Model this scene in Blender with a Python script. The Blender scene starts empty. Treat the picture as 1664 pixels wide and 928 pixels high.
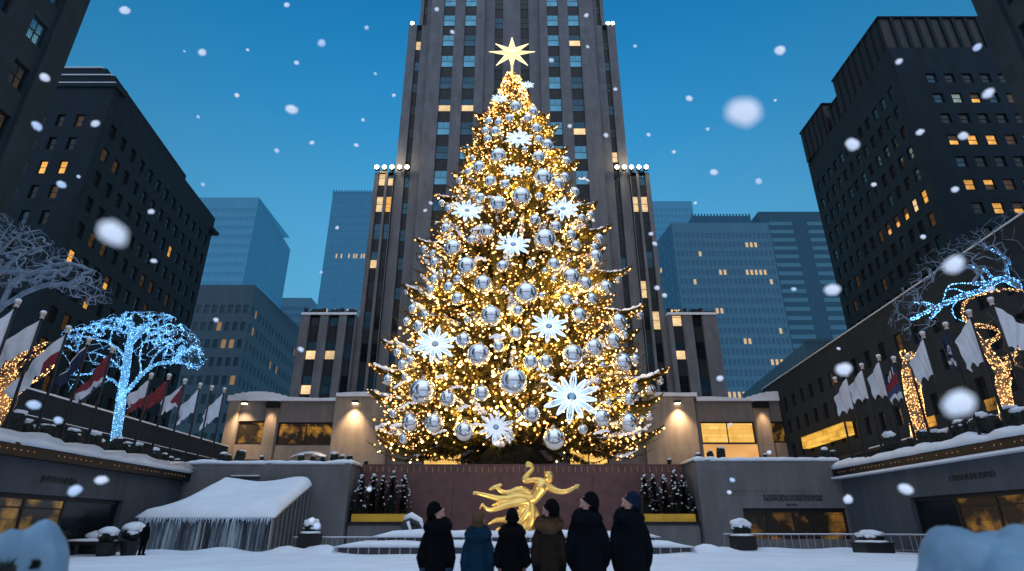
import bpy, math, random
import numpy as np
from mathutils import Vector, Matrix, noise
R = math.radians
rnd = random.Random(11)
sc = bpy.context.scene
col = sc.collection
# ------------------------------------------------------------------ camera maths
F = 938.0
PIT = math.atan(0.422)
CP, SP = math.cos(PIT), math.sin(PIT)
CAMZ = 1.4
def ray(px, py):
    x = (px - 832) / F; y = (464 - py) / F
    return Vector((x, CP - SP * y, SP + CP * y))
def P(px, py, Y):                       # point at distance Y down the plaza
    d = ray(px, py); t = Y / d.y
    return Vector((d.x * t, Y, CAMZ + d.z * t))
def PX(px, py, X):
    d = ray(px, py); t = X / d.x
    return Vector((X, d.y * t, CAMZ + d.z * t))
def proj(v):
    dx, dy, dz = v[0], v[1], v[2] - CAMZ
    f = dy * CP + dz * SP
    if f < 0.01: return (-9999, -9999, f)
    u = -dy * SP + dz * CP
    return (832 + F * dx / f, 464 - F * u / f, f)
# ------------------------------------------------------------------ materials
def nmat(name):
    m = bpy.data.materials.new(name); m.use_nodes = True
    return m, m.node_tree.nodes, m.node_tree.links, m.node_tree.nodes['Principled BSDF']
def mat(name, c, rough=0.7, metal=0.0, var=0.25, scale=3.0, bump=0.0, haze=None, hz=0.0, spec=0.4, coord='Object'):
    m, N, L, b = nmat(name)
    tc = N.new('ShaderNodeTexCoord'); nz = N.new('ShaderNodeTexNoise')
    nz.inputs['Scale'].default_value = scale; nz.inputs['Detail'].default_value = 6
    L.new(tc.outputs[coord], nz.inputs['Vector'])
    rp = N.new('ShaderNodeValToRGB')
    rp.color_ramp.elements[0].position = 0.3; rp.color_ramp.elements[1].position = 0.7
    rp.color_ramp.elements[0].color = [v * (1 - var) for v in c] + [1]
    rp.color_ramp.elements[1].color = [min(1, v * (1 + var)) for v in c] + [1]
    L.new(nz.outputs['Fac'], rp.inputs['Fac']); L.new(rp.outputs['Color'], b.inputs['Base Color'])
    b.inputs['Roughness'].default_value = rough; b.inputs['Metallic'].default_value = metal
    b.inputs['Specular IOR Level'].default_value = spec
    if bump:
        bp = N.new('ShaderNodeBump'); bp.inputs['Strength'].default_value = bump
        bp.inputs['Distance'].default_value = 0.05
        L.new(nz.outputs['Fac'], bp.inputs['Height']); L.new(bp.outputs['Normal'], b.inputs['Normal'])
    if haze:  # even emission painted into the material
        b.inputs['Emission Color'].default_value = list(haze) + [1]; b.inputs['Emission Strength'].default_value = hz
        m.cycles.emission_sampling = 'NONE'
    return m
def stone(name, c, bw=2.4, bh=1.2, var=0.12, seam=0.55, haze=None, hz=0.0, mortar=0.012):
    m, N, L, b = nmat(name)
    tc = N.new('ShaderNodeTexCoord'); sp = N.new('ShaderNodeSeparateXYZ'); L.new(tc.outputs['Object'], sp.inputs[0])
    ad = N.new('ShaderNodeMath'); ad.operation = 'ADD'; L.new(sp.outputs[0], ad.inputs[0]); L.new(sp.outputs[1], ad.inputs[1])
    cb = N.new('ShaderNodeCombineXYZ'); L.new(ad.outputs[0], cb.inputs[0]); L.new(sp.outputs[2], cb.inputs[1])
    br = N.new('ShaderNodeTexBrick'); L.new(cb.outputs[0], br.inputs['Vector'])
    br.inputs['Scale'].default_value = 1; br.inputs['Brick Width'].default_value = bw; br.inputs['Row Height'].default_value = bh
    br.inputs['Mortar Size'].default_value = mortar; br.inputs['Mortar Smooth'].default_value = 0.3; br.inputs['Bias'].default_value = 0
    br.inputs['Color1'].default_value = [v * (1 - var) for v in c] + [1]
    br.inputs['Color2'].default_value = [v * (1 + var) for v in c] + [1]
    br.inputs['Mortar'].default_value = [v * seam for v in c] + [1]
    nz = N.new('ShaderNodeTexNoise'); nz.inputs['Scale'].default_value = 0.8; nz.inputs['Detail'].default_value = 8; nz.inputs['Roughness'].default_value = 0.65
    mp = N.new('ShaderNodeMapping'); mp.inputs['Scale'].default_value = (1, 1, 0.22); L.new(tc.outputs['Object'], mp.inputs[0]); L.new(mp.outputs[0], nz.inputs['Vector'])
    mr = N.new('ShaderNodeMapRange'); mr.inputs[1].default_value = .25; mr.inputs[2].default_value = .75; mr.inputs[3].default_value = .72; mr.inputs[4].default_value = 1.22
    L.new(nz.outputs['Fac'], mr.inputs[0])
    mx = N.new('ShaderNodeMixRGB'); mx.blend_type = 'MULTIPLY'; mx.inputs[0].default_value = 1
    L.new(br.outputs['Color'], mx.inputs[1]); L.new(mr.outputs[0], mx.inputs[2]); L.new(mx.outputs[0], b.inputs['Base Color'])
    b.inputs['Roughness'].default_value = 0.8; b.inputs['Specular IOR Level'].default_value = .15
    bp = N.new('ShaderNodeBump'); bp.inputs['Strength'].default_value = .25; bp.inputs['Distance'].default_value = .03
    L.new(mx.outputs[0], bp.inputs['Height']); L.new(bp.outputs['Normal'], b.inputs['Normal'])
    if haze:  # even emission painted into the material
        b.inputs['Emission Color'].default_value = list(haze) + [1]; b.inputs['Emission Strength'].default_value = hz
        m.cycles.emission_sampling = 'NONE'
    return m
def emit(name, c, s=1.0, sample=False, var=0.0, scale=4.0):
    m, N, L, b = nmat(name)
    b.inputs['Base Color'].default_value = [min(1, v * .3) for v in c] + [1]
    b.inputs['Emission Color'].default_value = list(c) + [1]; b.inputs['Emission Strength'].default_value = s
    if var:
        tc = N.new('ShaderNodeTexCoord'); nz = N.new('ShaderNodeTexNoise'); nz.inputs['Scale'].default_value = scale
        mp = N.new('ShaderNodeMapping'); mp.inputs['Scale'].default_value = (1, 1, 2.2)
        L.new(tc.outputs['Object'], mp.inputs[0]); L.new(mp.outputs[0], nz.inputs['Vector'])
        oi = N.new('ShaderNodeObjectInfo')
        mr = N.new('ShaderNodeMapRange'); mr.inputs[1].default_value = .3; mr.inputs[2].default_value = .7
        mr.inputs[3].default_value = s * (1 - var); mr.inputs[4].default_value = s * (1 + var * .5); L.new(nz.outputs['Fac'], mr.inputs[0])
        m2 = N.new('ShaderNodeMapRange'); m2.inputs[3].default_value = .6; m2.inputs[4].default_value = 1.15; L.new(oi.outputs['Random'], m2.inputs[0])
        mu = N.new('ShaderNodeMath'); mu.operation = 'MULTIPLY'; L.new(mr.outputs[0], mu.inputs[0]); L.new(m2.outputs[0], mu.inputs[1])
        L.new(mu.outputs[0], b.inputs['Emission Strength'])
    m.cycles.emission_sampling = 'AUTO' if sample else 'NONE'
    return m
def interior(name, s=1.0, thr=.5, c0=(.012, .007, .003), c1=(1.0, .5, .09)):
    """lit room seen through a window: blocks of warm light, shelves, dark gaps"""
    m, N, L, b = nmat(name)
    tc = N.new('ShaderNodeTexCoord'); sp = N.new('ShaderNodeSeparateXYZ'); L.new(tc.outputs['Object'], sp.inputs[0])
    ad = N.new('ShaderNodeMath'); ad.operation = 'ADD'; L.new(sp.outputs[0], ad.inputs[0]); L.new(sp.outputs[1], ad.inputs[1])
    cb = N.new('ShaderNodeCombineXYZ'); L.new(ad.outputs[0], cb.inputs[0]); L.new(sp.outputs[2], cb.inputs[1])
    br = N.new('ShaderNodeTexBrick'); br.inputs['Scale'].default_value = 1; br.inputs['Brick Width'].default_value = 1.7; br.inputs['Row Height'].default_value = .62
    br.inputs['Color1'].default_value = (0.42, 0.42, .42, 1); br.inputs['Color2'].default_value = (1, 1, 1, 1); br.inputs['Mortar'].default_value = (.34, .34, .34, 1); br.inputs['Mortar Size'].default_value = .035; br.offset = .37; br.squash = 1.6; br.squash_frequency = 3
    L.new(cb.outputs[0], br.inputs['Vector'])
    nz = N.new('ShaderNodeTexNoise'); nz.inputs['Scale'].default_value = .55; nz.inputs['Detail'].default_value = 5; L.new(cb.outputs[0], nz.inputs['Vector'])
    mr = N.new('ShaderNodeMapRange'); mr.inputs[1].default_value = thr - .12; mr.inputs[2].default_value = thr + .18; L.new(nz.outputs['Fac'], mr.inputs[0])
    bw = N.new('ShaderNodeRGBToBW'); L.new(br.outputs['Color'], bw.inputs[0])
    mu = N.new('ShaderNodeMath'); mu.operation = 'MULTIPLY'; L.new(mr.outputs[0], mu.inputs[0]); L.new(bw.outputs[0], mu.inputs[1])
    rp = N.new('ShaderNodeValToRGB'); rp.color_ramp.elements[0].color = list(c0) + [1]; rp.color_ramp.elements[1].color = list(c1) + [1]
    L.new(mu.outputs[0], rp.inputs['Fac'])
    L.new(rp.outputs['Color'], b.inputs['Emission Color']); b.inputs['Emission Strength'].default_value = s
    b.inputs['Base Color'].default_value = (.02, .016, .012, 1); b.inputs['Roughness'].default_value = .25
    m.cycles.emission_sampling = 'NONE'
    return m
M = {}
M['snow'] = mat('snow', (.80, .82, .86), .65, var=.05, scale=.9, bump=.25)
M['snow_ground'] = mat('snow_ground', (.78, .81, .86), .7, var=.08, scale=.35, bump=.6)
M['black'] = mat('black_metal', (.012, .012, .014), .45, metal=.3, var=.2)
M['frame'] = mat('window_frame', (.012, .012, .013), .5, var=.2)
M['glass'] = mat('dark_glass', (.010, .014, .018), .12, var=.4, scale=.4, spec=.35)
M['glassblue'] = mat('sky_glass', (.10, .27, .36), .18, metal=.75, var=.35, scale=.25)
M['glassteal'] = mat('teal_glass', (.03, .085, .12), .2, metal=.5, var=.4, scale=.25)
M['lit'] = emit('lit_window', (1.0, .47, .085), 1.0, var=.45, scale=1.2)
M['litpale'] = emit('pale_lit_window', (1.0, .68, .34), .95, var=.35, scale=.9)
M['litcool'] = emit('cool_lit_window', (.34, .42, .36), .7, var=.4, scale=1.2)
M['dim'] = emit('dim_window', (.35, .17, .05), .08, var=.8, scale=1.5)
M['gold'] = mat('gold_leaf', (1.0, .60, .17), .30, metal=.82, var=.12, scale=.8)
M['red'] = mat('red_granite', (.135, .060, .054), .6, var=.2, scale=1.5)
M['yellow'] = mat('gilded_planter', (.78, .42, .035), .45, metal=.15, var=.15, scale=1.0)
# ------------------------------------------------------------------ mesh builder
class MB:
    def __init__(s): s.v = []; s.f = []; s.m = []
    def quad(s, a, b, c, d, m=0):
        i = len(s.v); s.v += [tuple(a), tuple(b), tuple(c), tuple(d)]; s.f.append((i, i+1, i+2, i+3)); s.m.append(m)
    def tri(s, a, b, c, m=0):
        i = len(s.v); s.v += [tuple(a), tuple(b), tuple(c)]; s.f.append((i, i+1, i+2)); s.m.append(m)
    def box(s, a, b, m=0, mtx=None):
        x0, y0, z0 = a; x1, y1, z1 = b
        vs = [(x0,y0,z0),(x1,y0,z0),(x1,y1,z0),(x0,y1,z0),(x0,y0,z1),(x1,y0,z1),(x1,y1,z1),(x0,y1,z1)]
        if mtx: vs = [tuple(mtx @ Vector(v)) for v in vs]
        i = len(s.v); s.v += vs
        for f in ((0,3,2,1),(4,5,6,7),(0,1,5,4),(1,2,6,5),(2,3,7,6),(3,0,4,7)):
            s.f.append(tuple(i+k for k in f)); s.m.append(m)
        return s
    def tube(s, pts, rad, n=8, m=0, cap=True, flat=1.0, squash_z=1.0):
        pts = [Vector(p) for p in pts]
        if not hasattr(rad, '__len__'): rad = [rad] * len(pts)
        i0 = len(s.v); up = None
        for k, p in enumerate(pts):
            t = (pts[min(k+1, len(pts)-1)] - pts[max(k-1, 0)])
            if t.length < 1e-9: t = Vector((0,0,1))
            t.normalize()
            if up is None:
                up = Vector((0,0,1)) if abs(t.z) < .9 else Vector((1,0,0))
            a = t.cross(up)
            if a.length < 1e-6: a = t.cross(Vector((0,1,.3)))
            a.normalize(); b = a.cross(t).normalized(); up = b
            for j in range(n):
                an = 2*math.pi*j/n
                o = a*(math.cos(an)*rad[k]) + b*(math.sin(an)*rad[k]*flat)
                o.z *= squash_z
                s.v.append(tuple(p + o))
        for k in range(len(pts)-1):
            for j in range(n):
                q = i0+k*n; s.f.append((q+j, q+(j+1) % n, q+n+(j+1) % n, q+n+j)); s.m.append(m)
        if cap:
            s.f.append(tuple(i0+j for j in reversed(range(n)))); s.m.append(m)
            q = i0+(len(pts)-1)*n; s.f.append(tuple(q+j for j in range(n))); s.m.append(m)
        return s
    def ell(s, c, r, nu=14, nv=9, m=0, mtx=None, jit=0.0, seed=0):
        if not hasattr(r, '__len__'): r = (r, r, r)
        i0 = len(s.v)
        def pt(x, y, z):
            k = 1.0
            if jit: k += jit * (noise.noise(Vector((x*1.7+seed, y*1.7, z*1.7)))*2 + (.22*noise.noise(Vector((x*5.1+seed, y*5.1, z*5.1))) + .10*noise.noise(Vector((x*12+seed, y*12, z*12))) if nu > 30 else 0))
            v = Vector((x*r[0]*k, y*r[1]*k, z*r[2]*k))
            if mtx: v = mtx @ v
            return (v.x+c[0], v.y+c[1], v.z+c[2])
        s.v.append(pt(0,0,-1))
        for a in range(1, nv):
            th = math.pi*a/nv; z = -math.cos(th); q = math.sin(th)
            for b in range(nu):
                ph = 2*math.pi*b/nu; s.v.append(pt(q*math.cos(ph), q*math.sin(ph), z))
        s.v.append(pt(0,0,1)); top = len(s.v)-1
        for b in range(nu):
            s.f.append((i0, i0+1+(b+1) % nu, i0+1+b)); s.m.append(m)
            for a in range(nv-2):
                q = i0+1+a*nu; s.f.append((q+b, q+(b+1) % nu, q+nu+(b+1) % nu, q+nu+b)); s.m.append(m)
            q = i0+1+(nv-2)*nu; s.f.append((q+b, q+(b+1) % nu, top)); s.m.append(m)
        return s
    def rings(s, rings, m=0, cap=True):     # loft between equal-length rings of points
        i0 = len(s.v); n = len(rings[0])
        for r in rings: s.v += [tuple(p) for p in r]
        for k in range(len(rings)-1):
            for j in range(n):
                q = i0+k*n; s.f.append((q+j, q+(j+1) % n, q+n+(j+1) % n, q+n+j)); s.m.append(m)
        if cap:
            s.f.append(tuple(i0+j for j in reversed(range(n)))); s.m.append(m)
            q = i0+(len(rings)-1)*n; s.f.append(tuple(q+j for j in range(n))); s.m.append(m)
        return s
    def lathe(s, c, prof, n=16, m=0):
        s.rings([[(c[0]+r*math.cos(2*math.pi*j/n), c[1]+r*math.sin(2*math.pi*j/n), c[2]+z) for j in range(n)] for r, z in prof], m)
        return s
    def add(s, o, mtx=None, mo=0):
        i = len(s.v)
        s.v += [tuple(mtx @ Vector(v)) for v in o.v] if mtx else o.v
        s.f += [tuple(i+k for k in f) for f in o.f]; s.m += [k+mo for k in o.m]
        return s
    def mesh(s, name, mats, smooth=False):
        me = bpy.data.meshes.new(name); me.from_pydata(s.v, [], s.f)
        for mt in (mats if isinstance(mats, (list, tuple)) else [mats]): me.materials.append(mt)
        if any(s.m): me.polygons.foreach_set('material_index', s.m)
        if smooth: me.polygons.foreach_set('use_smooth', [True]*len(s.f))
        me.update(); return me
    def build(s, name, mats, parent=None, smooth=False, loc=None):
        return link(name, s.mesh(name, mats, smooth), parent, loc)
def link(name, me, parent=None, loc=None):
    o = bpy.data.objects.new(name, me); col.objects.link(o)
    if parent is not None: o.parent = parent
    if loc is not None: o.location = loc
    return o
def tag(o, label=None, cat=None, group=None, kind=None):
    if label: o['label'] = label
    if cat: o['category'] = cat
    if group: o['group'] = group
    if kind: o['kind'] = kind
    return o
def thing(name, label, cat, loc=(0,0,0), group=None, rz=0.0):
    o = bpy.data.objects.new(name, None); col.objects.link(o); o.location = loc; o.rotation_euler = (0,0,rz)
    o.empty_display_size = .2
    return tag(o, label, cat, group)
def wpart(name, mb, mats, root, smooth=False):      # mesh written in world coordinates, child of root
    o = mb.build(name, mats, root, smooth)
    r = root; off = Vector((0,0,0))
    while r is not None: off += Vector(r.location); r = r.parent
    o.location = -off
    return o
def dup(o, loc=None, parent=None, **kw):
    c = o.copy(); col.objects.link(c)
    if parent is not None: c.parent = parent
    if loc is not None: c.location = loc
    for ch in o.children: dup(ch, None, c)
    for k, v in kw.items(): c[k] = v
    return c
def remesh(mb, name, mats, vox, parent=None, it=4, loc=None):
    me = mb.mesh(name, mats)
    o = bpy.data.objects.new('tmp', me); col.objects.link(o)
    r = o.modifiers.new('r', 'REMESH'); r.mode = 'VOXEL'; r.voxel_size = vox; r.use_smooth_shade = True
    if it:
        sm = o.modifiers.new('s', 'SMOOTH'); sm.iterations = it; sm.factor = .5
    dg = bpy.context.evaluated_depsgraph_get(); dg.update()
    m2 = bpy.data.meshes.new_from_object(o.evaluated_get(dg)); m2.name = name
    bpy.data.objects.remove(o)
    if not m2.materials:
        m2.materials.append(mats)
    m2.polygons.foreach_set('use_smooth', [True]*len(m2.polygons))
    return link(name, m2, parent, loc)
# ------------------------------------------------------------------ world, light, camera
w = bpy.data.worlds.new('World'); sc.world = w; w.use_nodes = True
N, L = w.node_tree.nodes, w.node_tree.links
bg = N['Background']
tc = N.new('ShaderNodeTexCoord'); sp = N.new('ShaderNodeSeparateXYZ'); L.new(tc.outputs['Generated'], sp.inputs[0])
rp = N.new('ShaderNodeValToRGB'); e = rp.color_ramp.elements
stops = [(0.0, (.125, .450, .71)), (.30, (.115, .438, .715)), (.46, (.073, .375, .68)), (.60, (.028, .280, .595)), (.70, (.011, .218, .51)), (.775, (.004, .172, .43)), (.90, (.42, .78, 1.32)), (1.0, (.55, .98, 1.6))]
e[0].position = 0; e[0].color = list(stops[0][1]) + [1]; e[1].position = 1; e[1].color = list(stops[-1][1]) + [1]
for p, c in stops[1:-1]:
    k = e.new(p); k.color = list(c) + [1]
L.new(sp.outputs[2], rp.inputs['Fac'])
# darker towards both sides of the avenue, rear sky brightened, with an added dark low band for reflections
x2 = N.new('ShaderNodeMath'); x2.operation = 'POWER'; ab = N.new('ShaderNodeMath'); ab.operation = 'ABSOLUTE'
L.new(sp.outputs[0], ab.inputs[0]); L.new(ab.outputs[0], x2.inputs[0]); x2.inputs[1].default_value = 2
mr = N.new('ShaderNodeMapRange'); mr.inputs[1].default_value = 0; mr.inputs[2].default_value = .45; mr.inputs[3].default_value = 1.0; mr.inputs[4].default_value = .66
L.new(x2.outputs[0], mr.inputs[0])
mb_ = N.new('ShaderNodeMapRange'); mb_.inputs[1].default_value = .15; mb_.inputs[2].default_value = -.35; mb_.inputs[3].default_value = 0.0; mb_.inputs[4].default_value = 1.0
L.new(sp.outputs[1], mb_.inputs[0])
mx = N.new('ShaderNodeMixRGB'); mx.blend_type = 'MULTIPLY'; mx.inputs[0].default_value = 1; L.new(rp.outputs['Color'], mx.inputs[1]); L.new(mr.outputs[0], mx.inputs[2])
rb = N.new('ShaderNodeValToRGB'); rb.color_ramp.elements[0].color = (.02, .026, .036, 1); rb.color_ramp.elements[1].color = (.70, .88, 1.15, 1); k_ = rb.color_ramp.elements.new(.07); k_.color = (.07, .09, .12, 1); k_ = rb.color_ramp.elements.new(.17); k_.color = (.47, .56, .70, 1); L.new(sp.outputs[2], rb.inputs['Fac'])
bk = N.new('ShaderNodeMixRGB'); L.new(mb_.outputs[0], bk.inputs[0]); L.new(mx.outputs[0], bk.inputs[1]); L.new(rb.outputs['Color'], bk.inputs[2])
sky = N.new('ShaderNodeTexSky'); sky.sky_type = 'NISHITA'; sky.sun_disc = False; sky.sun_elevation = R(1.0); sky.sun_rotation = R(200)
sm = N.new('ShaderNodeMixRGB'); sm.blend_type = 'ADD'; sm.inputs[0].default_value = .015; L.new(bk.outputs[0], sm.inputs[1]); L.new(sky.outputs[0], sm.inputs[2])
L.new(sm.outputs[0], bg.inputs['Color']); bg.inputs['Strength'].default_value = 1.0
sl = bpy.data.lights.new('sun', 'SUN'); sl.energy = .3; sl.angle = R(70); sl.color = (.80, .88, 1.0)
so = bpy.data.objects.new('sun', sl); col.objects.link(so); so.location = (0, -20, 80); so.rotation_euler = (R(28), 0, R(-12))
cd = bpy.data.cameras.new('camera'); cam = bpy.data.objects.new('camera', cd); col.objects.link(cam)
cam.location = (0, 0, CAMZ); cam.rotation_euler = (math.pi/2 + PIT, 0, 0)
cd.sensor_width = 36; cd.lens = 36 * F / 1664; cd.clip_start = .05; cd.clip_end = 5000
cd.dof.use_dof = True; cd.dof.focus_distance = 45; cd.dof.aperture_fstop = 1.15; cd.dof.aperture_blades = 0
sc.camera = cam
sc.view_settings.view_transform = 'Standard'; sc.view_settings.look = 'None'; sc.view_settings.exposure = 0
sc.cycles.use_denoising = True
try: sc.cycles.denoiser = 'OPENIMAGEDENOISE'
except Exception: pass
sc.cycles.max_bounces = 5; sc.cycles.diffuse_bounces = 3; sc.cycles.glossy_bounces = 3; sc.cycles.transmission_bounces = 2
sc.cycles.caustics_reflective = False; sc.cycles.caustics_refractive = False; sc.cycles.sample_clamp_indirect = 3
sc.cycles.use_light_tree = True
def spot(name, loc, target, power, c, ang=70, blend=.8, size=.1):
    l = bpy.data.lights.new(name, 'SPOT'); l.energy = power; l.color = c; l.spot_size = R(ang); l.spot_blend = blend; l.shadow_soft_size = size
    o = bpy.data.objects.new(name, l); col.objects.link(o); o.location = loc
    o.rotation_euler = (Vector(target) - Vector(loc)).to_track_quat('-Z', 'Y').to_euler(); return o
def point(name, loc, power, c, size=.3):
    l = bpy.data.lights.new(name, 'POINT'); l.energy = power; l.color = c; l.shadow_soft_size = size
    o = bpy.data.objects.new(name, l); col.objects.link(o); o.location = loc; return o
# ------------------------------------------------------------------ ground
def gz(x, y):
    z = .05 * noise.noise(Vector((x*.35, y*.35, 0))) + .05 * noise.noise(Vector((x*.11, y*.13, 5)))
    def mound(cx, cy, rx, ry, h):
        d = ((x-cx)/rx)**2 + ((y-cy)/ry)**2
        return h * math.exp(-d*1.6)
    for a in MOUNDS: z += mound(*a)
    return z if 12 < y < 60 and abs(x) < 40 else min(z, .05)
MOUNDS = [(-14.6, 41, 1.2, .9, .45), (-18.5, 40.3, 2.0, .7, .35), (-13.2, 42.5, 1.0, .8, .38), (-22, 39.6, 2.5, .8, .25), (-10.9, 39.4, 1.3, .9, .45), (-12.2, 41.3, 1.4, 1.0, .5),
          (10.9, 39.5, 1.4, .9, .45), (12.6, 41.3, 1.5, 1.0, .55), (14.2, 42.6, 1.0, .8, .35), (17.5, 43.4, 3, .7, .25), (22.5, 43, 2.5, 1, .25), (-19, 34.5, 3, 1.2, .12), (5, 30, 9, 3, .1), (-6, 27, 8, 3, .1), (15, 33, 6, 3, .14)]
xs = [-700, -300, -120, -60] + list(np.linspace(-40, 40, 161)) + [60, 120, 300, 700]
ys = [-400, -120, -30, 0, 8] + list(np.linspace(14, 52, 96)) + [60, 90, 150, 300, 800, 2000]
g = MB(); nx = len(xs)
for y in ys:
    for x in xs: g.v.append((x, y, gz(x, y)))
for j in range(len(ys)-1):
    for i in range(nx-1):
        g.f.append((j*nx+i, j*nx+i+1, (j+1)*nx+i+1, (j+1)*nx+i)); g.m.append(0)
tag(g.build('ground', M['snow_ground'], smooth=True), kind='structure')
# ------------------------------------------------------------------ windows and buildings
WCACHE = {}
GL = {'dark': ('glass', 'glass'), 'blue': ('glassblue', 'glassblue'), 'teal': ('glassteal', 'glassteal'), 'lit': ('lit', 'lit'), 'half': ('dim', 'lit'), 'top': ('lit', 'dim'),
      'pale': ('litpale', 'litpale'), 'palehalf': ('glassteal', 'litpale'), 'cool': ('litcool', 'litcool'), 'dim': ('dim', 'dim'), 'haze': ('hz_glass', 'hz_glass'), 'hazelit': ('hz_lit', 'hz_lit'), 'haze2': ('hz_glass2', 'hz_glass2')}
def window(style, w, h, var):
    key = (style, round(w, 2), round(h, 2), var)
    if key in WCACHE: return WCACHE[key]
    mb = MB(); t = min(.07, w*.09); W2, H2 = w/2, h/2
    ma, mbt = GL[var]
    if style == 'plain':
        mb.quad((-W2, 0, -H2), (W2, 0, -H2), (W2, 0, H2), (-W2, 0, H2), 1)
    else:
        for a, b in (((-W2, -.04, -H2), (-W2+t, .04, H2)), ((W2-t, -.04, -H2), (W2, .04, H2)), ((-W2+t, -.04, H2-t), (W2-t, .04, H2)), ((-W2+t, -.04, -H2), (W2-t, .04, -H2+t))):
            mb.box(a, b, 0)
        mb.box((-W2+t, -.03, -t*.45), (W2-t, .03, t*.45), 0)
        mb.quad((-W2+t, .015, -H2+t), (W2-t, .015, -H2+t), (W2-t, .015, 0), (-W2+t, .015, 0), 2)
        mb.quad((-W2+t, 0, 0), (W2-t, 0, 0), (W2-t, 0, H2-t), (-W2+t, 0, H2-t), 1)
        if style == 'tower': mb.box((-t*.35, -.028, t*.45), (t*.35, .028, H2-t), 0)
        if style == 'four': mb.box((-t*.4, -.028, -H2+t), (t*.4, .028, H2-t), 0)
    mats = [M['frame'], M[ma], M[mbt]]
    WCACHE[key] = (mb, mb.mesh('window', mats), mats); return WCACHE[key]
class Bldg:
    def __init__(s, name, label, cat, loc, group=None):
        s.root = thing(name, label, cat, loc, group); s.mb = {}; s.wins = []
    def part(s, n): return s.mb.setdefault(n, MB())
    def facade(s, o, u, Wd, z0, z1, cols, rows, depth, pick, style='sash', part='wall', inset=.72):
        o = Vector((o[0], o[1], 0)); u = Vector((u[0], u[1], 0)).normalized(); n = u.cross(Vector((0,0,1)))
        mb = s.part(part)
        def p(a, z, d=0.0): q = o + u*a - n*d; return (q.x, q.y, z)
        us = sorted(set([0.0, Wd] + [c for k in cols for c in k])); zs = sorted(set([z0, z1] + [c for k in rows for c in k]))
        cs = {k[0]: k for k in cols}; rs = {k[0]: k for k in rows}
        for i in range(len(us)-1):
            for j in range(len(zs)-1):
                a, b, c, d = us[i], us[i+1], zs[j], zs[j+1]
                if a in cs and c in rs:
                    mb.quad(p(a,c), p(a,c,depth), p(a,d,depth), p(a,d)); mb.quad(p(b,c,depth), p(b,c), p(b,d), p(b,d,depth))
                    mb.quad(p(a,c), p(b,c), p(b,c,depth), p(a,c,depth)); mb.quad(p(a,d,depth), p(b,d,depth), p(b,d), p(a,d))
                    v = pick(list(cs).index(a), list(rs).index(c))
                    if v is None: continue
                    ctr = o + u*((a+b)/2) - n*(depth*inset); ctr.z = (c+d)/2
                    mt = Matrix(((u.x, -n.x, 0, ctr.x), (u.y, -n.y, 0, ctr.y), (0, 0, 1, ctr.z), (0, 0, 0, 1)))
                    s.wins.append((mt, style, b-a, d-c, v))
                else: mb.quad(p(a,c), p(b,c), p(b,d), p(a,d))
    def side(s, a, b, z0, z1, part='wall'):
        s.part(part).quad((a[0],a[1],z0), (b[0],b[1],z0), (b[0],b[1],z1), (a[0],a[1],z1))
    def top(s, pts, z, part='roof'):
        mb = s.part(part); i = len(mb.v); mb.v += [(p[0], p[1], z) for p in pts]; mb.f.append(tuple(range(i, i+len(pts)))); mb.m.append(0)
    def finish(s, mats, cap=100, smooth=()):
        for n, mb in s.mb.items():
            m = mats[n] if n in mats else mats['wall']
            for pc in (pieces(mb) if n not in ('wall', 'side_wall', 'spandrel', 'penthouse', 'crown') else [mb]): wpart(n, pc, m, s.root, n in smooth)
        vis = []
        for wn in s.wins:
            mt, st, ww, hh, v = wn; x, y, f = proj(mt.translation)
            inn = -20 < x < 1684 and -20 < y < 948 and f > 0
            vis.append((ww*hh/(f*f) if inn else -1, wn))
        vis.sort(key=lambda t: -t[0])
        loc = Vector(s.root.location)
        rest = MB(); rm = []; nrest = 0
        for k, (a, (mt, st, ww, hh, v)) in enumerate(vis):
            mb, me, ms = window(st, ww, hh, v)
            if k < cap and a > 0:
                o = link('window', me, s.root); m2 = mt.copy(); m2.translation -= loc; o.matrix_basis = m2
            else:
                base = []
                for q in ms:
                    if q not in rm: rm.append(q)
                    base.append(rm.index(q))
                i = len(rest.v); rest.v += [tuple(mt @ Vector(q)) for q in mb.v]; rest.f += [tuple(i+q for q in f) for f in mb.f]; rest.m += [base[q] for q in mb.m]; nrest += 1
        if nrest: tag(wpart('window', rest, rm, s.root), kind='stuff')
        return s.root
def pieces(mb):
    par = list(range(len(mb.v)))
    def f(i):
        while par[i] != i: par[i] = par[par[i]]; i = par[i]
        return i
    for fc in mb.f:
        for k in fc[1:]: par[f(k)] = f(fc[0])
    out = {}
    for fc, m in zip(mb.f, mb.m): out.setdefault(f(fc[0]), []).append((fc, m))
    if len(out) < 2: return [mb]
    res = []
    for fs in out.values():
        ids = sorted({k for fc, _ in fs for k in fc}); mp = {k: i for i, k in enumerate(ids)}; p = MB(); p.v = [mb.v[k] for k in ids]; p.f = [tuple(mp[k] for k in fc) for fc, _ in fs]; p.m = [m for _, m in fs]; res.append(p)
    return res
def even(n, a, b, w):        # n openings of width w evenly between a and b
    st = (b-a)/n; return [(a+st*(i+.5)-w/2, a+st*(i+.5)+w/2) for i in range(n)]
def rowsof(z0, n, period, h): return [(z0+i*period, z0+i*period+h) for i in range(n)]
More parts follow.
